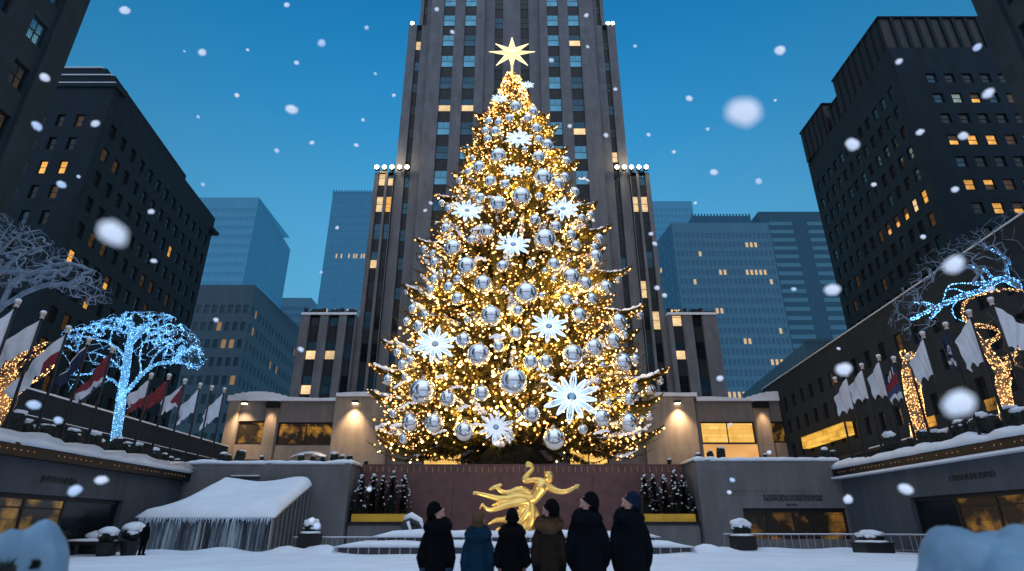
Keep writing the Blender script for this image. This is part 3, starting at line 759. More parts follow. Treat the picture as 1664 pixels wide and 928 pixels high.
# F1 hazy slab behind the left office building
p1 = P(421, 321, 230); p2 = P(472, 405, 284)
a = (P(300, 321, 230).x, 230); b = (p1.x, 230); e_ = (p2.x, 284)
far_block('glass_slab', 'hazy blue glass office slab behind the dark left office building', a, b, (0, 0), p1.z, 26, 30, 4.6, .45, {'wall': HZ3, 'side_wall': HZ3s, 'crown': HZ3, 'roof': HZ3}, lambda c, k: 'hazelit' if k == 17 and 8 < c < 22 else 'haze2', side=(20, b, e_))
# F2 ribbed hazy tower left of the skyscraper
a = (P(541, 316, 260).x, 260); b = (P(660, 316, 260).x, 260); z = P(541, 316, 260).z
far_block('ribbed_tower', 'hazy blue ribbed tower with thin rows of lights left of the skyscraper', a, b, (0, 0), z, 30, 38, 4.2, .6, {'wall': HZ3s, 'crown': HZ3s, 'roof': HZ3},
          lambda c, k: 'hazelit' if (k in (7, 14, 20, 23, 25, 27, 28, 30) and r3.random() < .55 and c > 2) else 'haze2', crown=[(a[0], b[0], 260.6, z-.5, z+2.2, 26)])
# F3 mid block behind flags at left
p1 = P(414, 463, 120); p2 = P(490, 548, 158)
a = (P(325, 463, 120).x, 120); b = (p1.x, 120); e_ = (p2.x, 158)
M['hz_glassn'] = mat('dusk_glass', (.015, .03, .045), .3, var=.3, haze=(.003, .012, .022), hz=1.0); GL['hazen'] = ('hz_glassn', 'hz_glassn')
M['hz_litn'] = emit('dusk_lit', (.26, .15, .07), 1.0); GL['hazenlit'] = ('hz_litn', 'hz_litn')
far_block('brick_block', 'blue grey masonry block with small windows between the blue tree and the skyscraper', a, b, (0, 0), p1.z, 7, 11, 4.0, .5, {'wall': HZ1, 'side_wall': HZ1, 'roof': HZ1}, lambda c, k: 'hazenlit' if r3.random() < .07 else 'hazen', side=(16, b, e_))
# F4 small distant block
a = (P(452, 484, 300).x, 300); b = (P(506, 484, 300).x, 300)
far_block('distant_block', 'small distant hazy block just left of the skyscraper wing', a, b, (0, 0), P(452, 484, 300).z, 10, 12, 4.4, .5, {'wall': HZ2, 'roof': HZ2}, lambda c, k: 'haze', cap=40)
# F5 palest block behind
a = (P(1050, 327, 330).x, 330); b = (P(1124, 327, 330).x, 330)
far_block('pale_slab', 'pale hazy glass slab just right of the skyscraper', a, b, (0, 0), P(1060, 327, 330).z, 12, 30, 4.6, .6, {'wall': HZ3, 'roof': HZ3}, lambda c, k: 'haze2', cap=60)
# F6 main hazy masonry tower at right
a = (P(1092, 372, 200).x, 200); b = (P(1246, 354, 200).x, 200); z = P(1170, 362, 200).z
lits = {(5, 2), (16, 1), (17, 1), (18, 1), (9, 4), (10, 4), (15, 4), (16, 4), (17, 4), (18, 4), (19, 4), (20, 5), (3, 5), (7, 8), (8, 8), (12, 11), (13, 11), (18, 13), (19, 13), (17, 13), (20, 10)} | {(c, 16) for c in (7, 8, 9, 10, 11, 12, 14, 15, 17, 18, 19, 20)}
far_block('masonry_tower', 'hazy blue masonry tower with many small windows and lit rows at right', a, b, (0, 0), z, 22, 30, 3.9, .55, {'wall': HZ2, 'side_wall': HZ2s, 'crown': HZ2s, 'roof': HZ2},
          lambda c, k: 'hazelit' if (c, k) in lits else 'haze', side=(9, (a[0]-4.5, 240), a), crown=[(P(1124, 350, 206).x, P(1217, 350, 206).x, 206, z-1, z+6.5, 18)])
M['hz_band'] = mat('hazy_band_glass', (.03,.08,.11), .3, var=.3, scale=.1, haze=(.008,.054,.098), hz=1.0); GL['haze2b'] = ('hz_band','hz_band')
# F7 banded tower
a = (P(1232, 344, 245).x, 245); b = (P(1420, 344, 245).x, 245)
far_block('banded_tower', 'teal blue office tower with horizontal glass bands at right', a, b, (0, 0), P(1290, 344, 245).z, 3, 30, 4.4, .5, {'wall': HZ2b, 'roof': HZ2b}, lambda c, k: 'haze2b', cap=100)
# F8 dark block beyond the long right building
o = (48.7, 92); f = (53, 132); v, l2 = ang_dir(f, o)
B = Bldg('dark_block', 'dark low block whose sloping roofline shows beyond the long right building', 'building', (50, 100, 0))
B.facade(f, (v.x, v.y), l2, 5, 30, even(12, .5, l2-.5, 1.3), rowsof(10, 5, 3.6, 2), .3, lambda c, k: 'hazen' if r3.random() < .93 else 'hazenlit')
B.top([o, (70, 92), (70, 132), f], 30); B.part('cornice').box((o[0]-.3, 91.7, 30), (70, 92.3, 30.5))
B.side((o[0], 92), (70, 92), 5, 30)
B.finish({'wall': HZ1, 'roof': HZ1, 'cornice': HZ1})
# ------------------------------------------------------------------ sunken plaza walls and terraces
def curtain():
    m, N, L, b = nmat('clear_tent_curtain')
    tc = N.new('ShaderNodeTexCoord'); mp = N.new('ShaderNodeMapping'); mp.inputs['Scale'].default_value = (3.2, .3, .10); nz = N.new('ShaderNodeTexNoise'); nz.inputs['Scale'].default_value = 1.0; nz.inputs['Detail'].default_value = 7; nz.inputs['Roughness'].default_value = .75
    L.new(tc.outputs['Object'], mp.inputs[0]); L.new(mp.outputs[0], nz.inputs['Vector'])
    rp = N.new('ShaderNodeValToRGB'); rp.color_ramp.elements[0].position = .38; rp.color_ramp.elements[1].position = .66; rp.color_ramp.elements[0].color = (.035, .055, .075, 1); rp.color_ramp.elements[1].color = (.42, .50, .56, 1)
    L.new(nz.outputs['Fac'], rp.inputs['Fac']); L.new(rp.outputs['Color'], b.inputs['Base Color']); b.inputs['Roughness'].default_value = .3
    al = N.new('ShaderNodeMapRange'); al.inputs[1].default_value = .36; al.inputs[2].default_value = .60; al.inputs[3].default_value = .12; al.inputs[4].default_value = 1; L.new(nz.outputs['Fac'], al.inputs[0]); L.new(al.outputs[0], b.inputs['Alpha']); return m
M['wallgrey'] = stone('plaza_wall_stone', (.150, .145, .150), 3.4, 1.9, .06, .75)
M['wallgrey2'] = stone('side_wall_stone', (.080, .092, .108), 3.0, 5.0, .05, .75)
M['letter'] = mat('dark_letters', (.018, .021, .026), .6, var=.1)
M['beadlight'] = emit('bead_light', (1.0, .5, .2), .22)
def text(s, size, loc, rot, parent, depth=.03):
    cu = bpy.data.curves.new('lettering', 'FONT'); cu.body = s; cu.size = size; cu.extrude = depth; cu.align_x = 'CENTER'; cu.space_line = .82; cu.offset = .012*size
    t = bpy.data.objects.new('tmp', cu); col.objects.link(t)
    dg = bpy.context.evaluated_depsgraph_get(); dg.update()
    me = bpy.data.meshes.new_from_object(t.evaluated_get(dg)); bpy.data.objects.remove(t)
    me.materials.clear(); me.materials.append(M['letter'])
    o = link('lettering', me, parent); o.matrix_basis = Matrix.Translation(Vector(loc)-Vector(parent.location)) @ rot; return o
RX = Matrix.Rotation(math.pi/2, 4, 'X')
def snowcap(root, pts_fn, n, w0, w1, h, zf, axis, seed, name='snow_cap', bulge=.3):
    """lumpy snow lying on a ledge: cross-sections along the run"""
    mb = MB(); rings = []
    for k in range(n+1):
        t = k/n; c = pts_fn(t)
        hh = h*(.75+.55*noise.noise(Vector((c*.55, seed, 0)))+.3*noise.noise(Vector((c*1.9, seed, 4))))
        hh = max(.12, hh); ov = bulge*(.6+.8*noise.noise(Vector((c*.8, seed+9, 0))))
        if k in (0, n): hh *= .6
        sec = [(w0-ov, -.10), (w0-ov*1.25, hh*.35), (w0-ov*.5, hh*.8), (w0+.35, hh), ((w0+w1)/2, hh*1.02), (w1, hh*.95), (w1, 0), (w0, -.002)]
        rings.append([((s, c, zf+z) if axis == 'y' else (c, s, zf+z)) for s, z in sec])
    mb.rings(rings); return wpart(name, mb, M['snow'], root, True)
def side_wall(sgn):
    X = 26.0*sgn; zt = 4.87 if sgn < 0 else 5.17; zc = zt+.66
    r = thing('retaining_wall', 'dark stone plaza wall at left with wide lit shop window and black cornice' if sgn < 0 else 'dark stone plaza wall at right with amber shop window and black cornice', 'wall', (X, 35, 0))
    y0, y1 = 14.0, 48.0 if sgn < 0 else 48.0
    w0, w1 = (20.0, 41.2) if sgn < 0 else (18.0, 40.2)
    zb, zo = .75, 3.15 if sgn < 0 else 3.3
    mb = MB(); f = (lambda a, z: (X, a, z))
    D = .5*sgn
    for a, b, c, d in ((y0, w0, 0, zt), (w1, y1, 0, zt), (w0, w1, 0, zb), (w0, w1, zo, zt)): mb.quad(f(a, c), f(b, c), f(b, d), f(a, d))
    mb.quad(f(w0, zb), (X+D, w0, zb), (X+D, w1, zb), f(w1, zb)); mb.quad(f(w0, zo), f(w1, zo), (X+D, w1, zo), (X+D, w0, zo))
    mb.quad(f(w1, zb), (X+D, w1, zb), (X+D, w1, zo), f(w1, zo)); mb.quad(f(w0, zb), f(w0, zo), (X+D, w0, zo), (X+D, w0, zb))
    wpart('wall', mb, M['wallgrey2'], r)
    # cornice: black beam with a row of tiny lights
    mb = MB(); a, b = sorted((X-.55*sgn, X+.6*sgn)); mb.box((a, y0, zt+.002), (b, y1, zc)); c = wpart('cornice', mb, M['black'], r)
    mb = MB(); xx = X-.553*sgn
    for k in range(70):
        y = 16+k*.45
        if rnd.random() < .8: mb.box((min(xx, xx-.02*sgn), y, zt+.28), (max(xx, xx-.02*sgn), y+.07, zt+.34))
    tag(wpart('light', mb, M['beadlight'], c), kind='stuff')
    mb = MB(); a, b = sorted((X-.12*sgn, X+.02*sgn))
    if sgn > 0: mb.box((X-.75, y0, zt-.14), (X-.003, y1, zt-.001)); wpart('ledge_snow', mb, M['snow'], r)
    snowcap(r, lambda t: y0+(y1-.1-y0)*t, 70, X-.5*sgn if sgn > 0 else X+.5, X+3.2*sgn, .62, zc+.002, 'y', 3+sgn, bulge=.22 if sgn > 0 else -.22)
    # shop window: frames, panes, lit room
    fr = MB(); x0, x1 = sorted((X+.30*sgn, X+.42*sgn))
    yk = w0
    posts = [w0, 23.5, 26.3, 29.2, 31.4, 33.2, 36.2, w1-.12] if sgn < 0 else [w0, 22, 25.5, 28.4, 30.6, 33.4, 36.4, w1-.12]
    for y in posts: fr.box((x0, y, zb), (x1, y+.16, zo))
    fr.box((x0-.01, w0, zo-.25), (x1+.01, w1, zo-.002)); fr.box((x0+.01, w0+.2, zb+.002), (x1-.01, w1-.2, zb+.18))
    fr.box((x0+.02, w0+.2, zo-.72), (x1-.02, posts[-2], zo-.64))
    fo = wpart('shop_window', fr, M['frame'], r)
    for k, (a, b) in enumerate(zip(posts[:-1], posts[1:])):
        pn = MB(); xg = X+.37*sgn; pn.quad((xg, a+.163, zb+.1), (xg, b-.003, zb+.1), (xg, b-.003, zo-.1), (xg, a+.163, zo-.1))
        dark = (k == len(posts)-2)
        wpart('pane', pn, M['glass'] if dark else M['int_amber' if sgn > 0 else 'int_dark2'], fo)
    rt = Matrix.Rotation(math.pi/2 if sgn < 0 else -math.pi/2, 4, 'Z') @ RX
    if sgn < 0: p = PX(97, 778, X); text('JNVAVAIHIN', .50, (X+.01, p.y, p.z-.25), rt, r)
    else: p = PX(1577, 771, X); text('CWAHIHFIOWXFI', .44, (X-.01, p.y, p.z-.25), rt, r)
    # terrace behind the wall
    tb = MB(); a, b = sorted((X+.5*sgn, X+60*sgn)); tb.box((a, y0, 0), (b, 130, 5.45)); tag(tb.build('terrace', M['snow']), kind='structure')
M['int_dark2'] = interior('left_shop_interior', .95, .575, (.006, .005, .004), (.55, .30, .05))
side_wall(-1); side_wall(1)
WY, RY = 48.0, 51.5
def wing(sgn):
    zt = 6.25 if sgn < 0 else 6.5
    xi = -12.9 if sgn < 0 else 14.7; xo = 26.0*sgn
    r = thing('plaza_wall', 'grey stone wall section behind the snowy tent at left' if sgn < 0 else 'grey stone wall section with dark sign letters above a wide restaurant window at right', 'wall', (xi, WY, 0))
    B = MB()
    a, b = sorted((xi, xo))
    if sgn > 0:
        w0, w1, zb, zo = P(1210, 848, WY).x, P(1379, 848, WY).x, .7, 2.9
        for q in ((a, w0, 0, zt), (w1, b, 0, zt), (w0, w1, 0, zb), (w0, w1, zo, zt)): B.quad((q[0], WY, q[2]), (q[1], WY, q[2]), (q[1], WY, q[3]), (q[0], WY, q[3]))
        B.quad((w0, WY, zb), (w0, WY+.5, zb), (w0, WY+.5, zo), (w0, WY, zo)); B.quad((w1, WY+.5, zb), (w1, WY, zb), (w1, WY, zo), (w1, WY+.5, zo)); B.quad((w0, WY+.5, zo), (w1, WY+.5, zo), (w1, WY, zo), (w0, WY, zo))
        fr = MB(); y0, y1 = WY+.25, WY+.4
        posts = [w0, w0+1.8, w0+3.9, w0+5.4, w1-.15]
        for x in posts: fr.box((x, y0, zb), (x+.15, y1, zo))
        fr.box((w0, y0-.01, zo-.32), (w1, y1+.01, zo-.002))
        fo = wpart('restaurant_window', fr, M['frame'], r)
        for p, q in zip(posts[:-1], posts[1:]):
            pn = MB(); pn.quad((p+.153, WY+.33, zb), (q-.003, WY+.33, zb), (q-.003, WY+.33, zo-.1), (p+.153, WY+.33, zo-.1)); wpart('pane', pn, M['int_dusk'], fo)
        p = P(1287, 800, WY); pz = lambda y: P(1287, y, WY).z
        text('R OTXCHERIA NI NKSCUGHAINAI\nPSLSWKLEILEDUTIVAIUTOUTUSIN', .30, (p.x, WY-.01, pz(808.5)), RX, r)
        text('TEX IWVS', .20, (p.x-.2, WY-.01, pz(822)), RX, r)
        s = MB(); s.box((a+2.2, WY-.03, 4.15), (b-2, WY-.003, 4.22)); wpart('string_course', s, M['wallgrey'], r)
    else:
        B.quad((a, WY, 0), (b, WY, 0), (b, WY, zt), (a, WY, zt))
        p = P(400, 774, WY); s = MB(); s.box((p.x-1.1, WY-.25, p.z-.1), (p.x+1.1, WY-.003, p.z)); l_ = wpart('ledge', s, M['wallgrey'], r)
        s = MB(); s.box((p.x-1.1, WY-.27, p.z+.002), (p.x+1.1, WY-.004, p.z+.07)); wpart('snow', s, M['snow'], l_)
    # return into the recess
    if sgn < 0: B.quad((xi, WY, 0), (xi, RY, 0), (xi, RY, zt), (xi, WY, zt))
    else: B.quad((xi, RY, 0), (xi, WY, 0), (xi, WY, zt), (xi, RY, zt))
    B.quad((a, WY, zt), (b, WY, zt), (b, RY+6, zt), (a, RY+6, zt))
    wpart('wall', B, M['wallgrey'], r)
    snowcap(r, lambda t: a-.15+(b-a+.3)*t, 60, WY+.05, WY+4, .32, zt+.002, 'x', 20+sgn, bulge=.18)
wing(-1); wing(1)
def red_wall():
    r = thing('red_wall', 'dark red granite wall with a row of gold strips behind the gilded statue', 'wall', (0, RY, 0))
    xa, xb, zt = -12.9, 14.7, 6.42
    mb = MB(); mb.box((xa, RY, 0), (xb, RY+.8, zt)); wpart('wall', mb, M['red'], r)
    mb = MB()
    n = 7
    for k in range(n): 
        x0 = xa+(xb-xa)*k/n; mb.box((x0+.05, RY-.05, .8), (x0+(xb-xa)/n-.05, RY-.004, 5.7))
    [wpart('granite_panel', pc, M['red'], r) for pc in pieces(mb)]
    st = MB(); nn = 52
    for k in range(nn):
        x = xa+.3+(xb-xa-.6)*k/(nn-1); st.box((x-.03, RY-.06, 5.85), (x+.03, RY-.003, 6.34))
    [wpart('gold_strip', pc, M['strip'], r) for pc in pieces(st)]
    mb = MB(); mb.box((xa, RY-.02, zt+.001), (xb, RY+.82, zt+.1)); wpart('coping', mb, M['red'], r)
    tb = MB(); tb.box((-26.5, RY+.8, 0), (26.5, 130, 6.2)); tag(tb.build('terrace', M['snow']), kind='structure')
M['strip'] = mat('brass_strip', (.45, .24, .10), .4, metal=.6, var=.3)
red_wall()
# ------------------------------------------------------------------ planters with small snowy conifers in the recess
M['conifer'] = mat('conifer_dark', (.012, .024, .014), .8, var=.5, scale=3)
def cone_tree(seed, h, w):
    q = random.Random(seed); mb = MB(); sn = MB()
    for k in range(760):
        t = q.random()**.8; z = h*(.05+.95*t); rr = w*(1-t)*(.55+.5*q.random())+.03
        a = q.uniform(0, 2*math.pi); c = Vector((rr*math.cos(a), rr*math.sin(a), z)); d = Vector((math.cos(a), math.sin(a), .15)); s = Vector((-math.sin(a), math.cos(a), 0))
        l = .13+.32*(1-t)*q.uniform(.6, 1.2)
        for j in (-1, 0, 1):
            e = (d+s*j*.6)*l; mb.tri(c-s*.05-d*.1, c+s*.05-d*.1, c+e+Vector((0, 0, -.25*l)))
        if q.random() < .045: sn.ell(c+d*l*.4+Vector((0, 0, .05)), (.085*q.uniform(.6, 1.5), .085*q.uniform(.6, 1.3), .06), 7, 5)
    core = [(w*.38, 0), (w*.26, h*.4), (.02, h*.94)]; mb.lathe((0, 0, 0), core, 8)
    sn.ell((0, 0, h*.97), (.12, .12, .16), 8, 6)
    return mb, sn
for sgn in (-1, 1):
    xa, xb = (-12.6, -8.35) if sgn < 0 else (10.3, 14.4)
    side = 'left' if sgn < 0 else 'right'
    r = thing('planter_box', f'gold planter box on a stone plinth at the {side} end of the red wall', 'planter', (xa, 49, 0))
    mb = MB(); mb.box((xa-.2, 48.6, 0), (xb+.2, RY-.06, 1.7)); wpart('plinth', mb, M['wallgrey'], r)
    mb = MB(); mb.box((xa-.25, 48.5, 1.701), (xb+.3, RY-.07, 1.93)); wpart('slab', mb, M['black'], r)
    mb = MB(); mb.box((xa, 48.75, 1.933), (xb, 50.4, 2.5)); wpart('trough', mb, M['yellow'], r)
    nn = 5
    for k in range(nn):
        h = 2.9+.35*((k*3+2) % 4)/3-.2*(k in (0, 4)); x = xa+.45+(xb-xa-.9)*k/(nn-1); y = 49.5+.25*((k*2) % 3-1)
        t = thing('conifer', f'small snow dusted conifer, {["leftmost","second from left","middle one","second from right","rightmost"][k]} in the {side} gold planter', 'conifer', (x, y, 2.5), 'small conifers in the gold planters')
        a, b = cone_tree(40+k+10*(sgn > 0), h, .80); a.build('foliage', M['conifer'], t); tag(b.build('snow', M['snow'], t, True), kind='stuff')
# ------------------------------------------------------------------ snowy fountain steps and the gilded statue
M['rail'] = mat('stone_rail', (.28, .27, .29), .6, var=.15)
M['slot'] = mat('slot_dark', (.045, .045, .055), .7, var=.2)
def steps():
    r = thing('fountain_steps', 'two tier snow covered fountain surround with slotted stone sides', 'steps', (0, 40, 0))
    def tier(x0, x1, y, z0, z1, sn, nm):
        mb = MB(); mb.box((x0, y, z0), (x1, y+6, z1)); t = wpart('tier', mb, M['slot'], r)
        mb = MB(); n = int((x1-x0)/.62)
        for k in range(n+1):
            x = x0+(x1-x0)*k/n; mb.box((x-.04, y-.06, z0), (x+.04, y-.002, z1-.06))
        mb.box((x0, y-.07, z1-.06), (x1, y-.003, z1)); wpart('slotted_rail', mb, M['rail'], t)
        s = MB(); rings = []
        for k in range(61):
            u = k/60; x = x0-.35+(x1-x0+.7)*u; e = min(1, 14*min(u, 1-u)+.05); h = sn*e*(.85+.35*noise.noise(Vector((x*.4, y, 1)))+.15*noise.noise(Vector((x*1.3, y, 5))))
            rings.append([(x, y-.12, z1-.03), (x, y-.22, z1+h*.45), (x, y-.02, z1+h*.85), (x, y+.8, z1+h*1.05), (x, y+3, z1+h*1.1), (x, y+6, z1+h), (x, y+6, z1), (x, y, z1-.001)])
        s.rings(rings); wpart('snow', s, M['snow'], t, True)
    tier(-10.6, 10.9, 38.6, 0, .40, .30, 0)
    tier(-8.9, 9.4, 41.4, .38, .93, .42, 1)
steps()
def statue():
    Ys = 44.6
    r = thing('statue', 'gilded statue of a floating figure with arms spread above flowing drapery', 'statue', (P(850, 860, Ys).x, Ys, 1.0))
    def Q(x, y, dy=0.0): return P(740 + x/6.627, 740 + y/6.627, Ys) + Vector((0, dy, 0))
    sc_ = (P(841, 800, Ys) - P(840, 800, Ys)).length / 6.627     # metres per enlarged pixel
    b = MB()
    def limb(pts, rad, n=12, flat=1.0):
        pts = [Q(*p) for p in pts]; rad = [q*sc_ for q in rad]
        # resample smooth
        out, rr = [], []
        for i in range(len(pts)-1):
            p0, p1, p2, p3 = pts[max(0, i-1)], pts[i], pts[i+1], pts[min(len(pts)-1, i+2)]
            for k in range(6):
                t = k/6; out.append(.5*((2*p1)+(p2-p0)*t+(2*p0-5*p1+4*p2-p3)*t*t+(3*p1-p0-3*p2+p3)*t**3)); rr.append(rad[i]*(1-t)+rad[i+1]*t)
        out.append(pts[-1]); rr.append(rad[-1]); b.tube(out, rr, n, flat=flat)
        b.ell(pts[0], rad[0], 12, 8); b.ell(pts[-1], rad[-1], 12, 8)
    # torso
    limb([(965, 300, 0), (925, 345, 0), (880, 410, 0), (835, 470, 0), (800, 480, 0)], [40, 78, 66, 56, 60])
    limb([(905, 285, 0), (950, 300, 0), (1010, 335, 0)], [38, 50, 36])
    b.ell(Q(905, 345, -.28), (48*sc_, 40*sc_, 36*sc_), 12, 8)
    # neck and head with nose, brow and hair
    limb([(965, 305, 0), (985, 285, 0), (1000, 268, 0)], [32, 30, 32])
    b.ell(Q(1010, 240), (50*sc_, 54*sc_, 62*sc_), 16, 12); b.ell(Q(1000, 205), (52*sc_, 58*sc_, 36*sc_), 16, 10)
    b.ell(Q(1030, 250, -.34), (10*sc_, 16*sc_, 16*sc_), 10, 8); b.ell(Q(1022, 222, -.31), (30*sc_, 14*sc_, 8*sc_), 10, 8); b.ell(Q(1020, 280, -.26), (20*sc_, 16*sc_, 12*sc_), 10, 8)
    # raised arm, outstretched arm
    limb([(915, 275, 0), (850, 268, -.05), (760, 276, -.12), (745, 250, -.12), (790, 195, -.1), (830, 150, 0), (815, 105, 0), (780, 85, 0)], [36, 30, 31, 31, 26, 24, 24, 22])
    for a, q in ((770, 78), (762, 92), (768, 108), (780, 118)): limb([(795, 95, 0), (a+4, q, -.05), (a-4, q+8, -.08)], [12, 10, 8], 8)
    limb([(1000, 335, 0), (1060, 372, -.05), (1130, 392, -.1), (1200, 388, -.15), (1270, 355, -.15), (1300, 335, -.15)], [42, 36, 30, 27, 20, 16])
    for a, q in ((1330, 312), (1334, 322), (1326, 334), (1316, 344)): limb([(1292, 342, -.15), (1314, q+12, -.16), (a, q, -.18)], [11, 9, 6], 8)
    limb([(1275, 350, -.15), (1290, 322, -.2), (1302, 312, -.2)], [10, 8, 6], 8)
    # legs: upper bent leg with raised foot, lower long leg
    limb([(810, 440, .1), (740, 385, .15), (670, 375, .2), (600, 400, .2), (540, 405, .2), (480, 380, .2), (450, 345, .2)], [52, 46, 42, 36, 30, 24, 20])
    limb([(372, 365, .2), (420, 342, .2), (488, 316, .2)], [18, 24, 18])
    limb([(800, 480, -.1), (720, 455, -.15), (640, 455, -.15), (560, 470, -.15), (470, 468, -.15), (380, 445, -.15), (300, 425, -.15), (220, 405, -.15)], [56, 48, 44, 38, 34, 28, 24, 18])
    limb([(245, 412, -.15), (205, 405, -.2), (198, 415, -.25)], [20, 18, 14])
    body = remesh(b, 'figure', M['gold'], .045, r, 5); body.location = -Vector(r.location)
    # drapery: bands sweeping from the hips, the ring, and the mountain block
    b = MB()
    def ribbon(pts, wid, th=12):
        pts = [Q(*p) for p in pts]; out, ww = [], []
        for i in range(len(pts)-1):
            p0, p1, p2, p3 = pts[max(0, i-1)], pts[i], pts[i+1], pts[min(len(pts)-1, i+2)]
            for k in range(6):
                t = k/6; out.append(.5*((2*p1)+(p2-p0)*t+(2*p0-5*p1+4*p2-p3)*t*t+(3*p1-p0-3*p2+p3)*t**3)); ww.append((wid[i]*(1-t)+wid[i+1]*t)*sc_)
        out.append(pts[-1]); ww.append(wid[-1]*sc_); b.tube(out, ww, 12)
        b.ell(out[-1], ww[-1], 10, 7); b.ell(out[0], ww[0], 10, 7)
    ribbon([(780, 470, -.2), (700, 490, -.3), (600, 505, -.3), (500, 510, -.25), (395, 540, -.2)], [34, 34, 30, 26, 12])
    ribbon([(770, 510, -.3), (680, 520, -.45), (560, 540, -.5), (450, 575, -.5), (370, 590, -.45), (320, 560, -.4), (290, 525, -.35), (268, 575, -.35)], [30, 34, 34, 30, 24, 16, 12, 10])
    ribbon([(760, 520, -.2), (700, 600, -.3), (620, 650, -.35), (540, 690, -.4), (440, 700, -.4), (360, 740, -.4)], [34, 36, 34, 30, 24, 12])
    ribbon([(790, 520, -.15), (770, 610, -.3), (720, 690, -.4), (650, 750, -.45), (560, 780, -.45), (450, 800, -.4)], [36, 40, 40, 38, 32, 18])
    ribbon([(820, 520, -.1), (830, 610, -.2), (815, 700, -.3), (780, 770, -.35), (700, 810, -.4)], [34, 38, 40, 40, 26])
    ribbon([(830, 530, 0), (870, 620, -.1), (890, 700, -.2), (880, 780, -.3), (930, 830, -.3)], [24, 30, 34, 34, 18])
    dr = remesh(b, 'drapery', M['gold'], .045, r, 4); dr.location = -Vector(r.location)
    b = MB()
    b.tube([Q(800, 500, .15), Q(800, 600, .15), Q(780, 720, .15), Q(700, 860, .15)], [40*sc_, 62*sc_, 90*sc_, 130*sc_], 14); b.tube([Q(740, 700, .2), Q(600, 780, .2), Q(480, 860, .2)], [70*sc_, 80*sc_, 60*sc_], 12)
    mt = remesh(b, 'support', M['gold'], .06, r, 4); mt.location = -Vector(r.location)
    c = Q(650, 850); b = MB(); b.lathe((c.x, Ys, 0), [(2.6, .8), (2.55, 1.2), (2.3, c.z+.05)], 24); wpart('base', b, M['gold'], r, True)
statue()
spot('statue_light', (-3.5, 41.5, 1.5), (.6, 44.6, 3.6), 620, (1, .76, .42), 75, .9, .4)
spot('statue_light', (4.5, 41.3, 1.5), (1.2, 44.6, 3.6), 560, (1, .76, .42), 75, .9, .4)
# dark stone guards half buried in snow beside the steps
gd = thing('sculpture', 'dark sculpted form capped with snow beside the left gold planter', 'sculpture', (-8.0, 46.6, 0))
mb = MB(); a0 = P(662, 845, 46.6); a1 = P(688, 866, 46.6)
mb.tube([(a0.x-.1, 46.6, .6), (a0.x-.05, 46.6, a0.z-.2), (a0.x+.35, 46.6, a0.z+.05), (a1.x-.3, 46.6, (a0.z+a1.z)/2+.15), (a1.x, 46.6, a1.z-.2), (a1.x+.1, 46.6, .6)], [.3, .34, .3, .3, .32, .3], 10)
wpart('figure', mb, M['slot'], gd, True)
mb = MB(); mb.tube([(a0.x-.2, 46.45, a0.z+.12), (a0.x+.3, 46.45, a0.z+.32), (a1.x-.25, 46.45, (a0.z+a1.z)/2+.42), (a1.x+.05, 46.45, a1.z+.05)], [.16, .24, .2, .08], 9); mb.tube([(a0.x+.1, 46.2, a0.z-.1), (a0.x+.5, 46.2, .9)], [.12, .1], 8); wpart('snow', mb, M['snow'], gd, True)
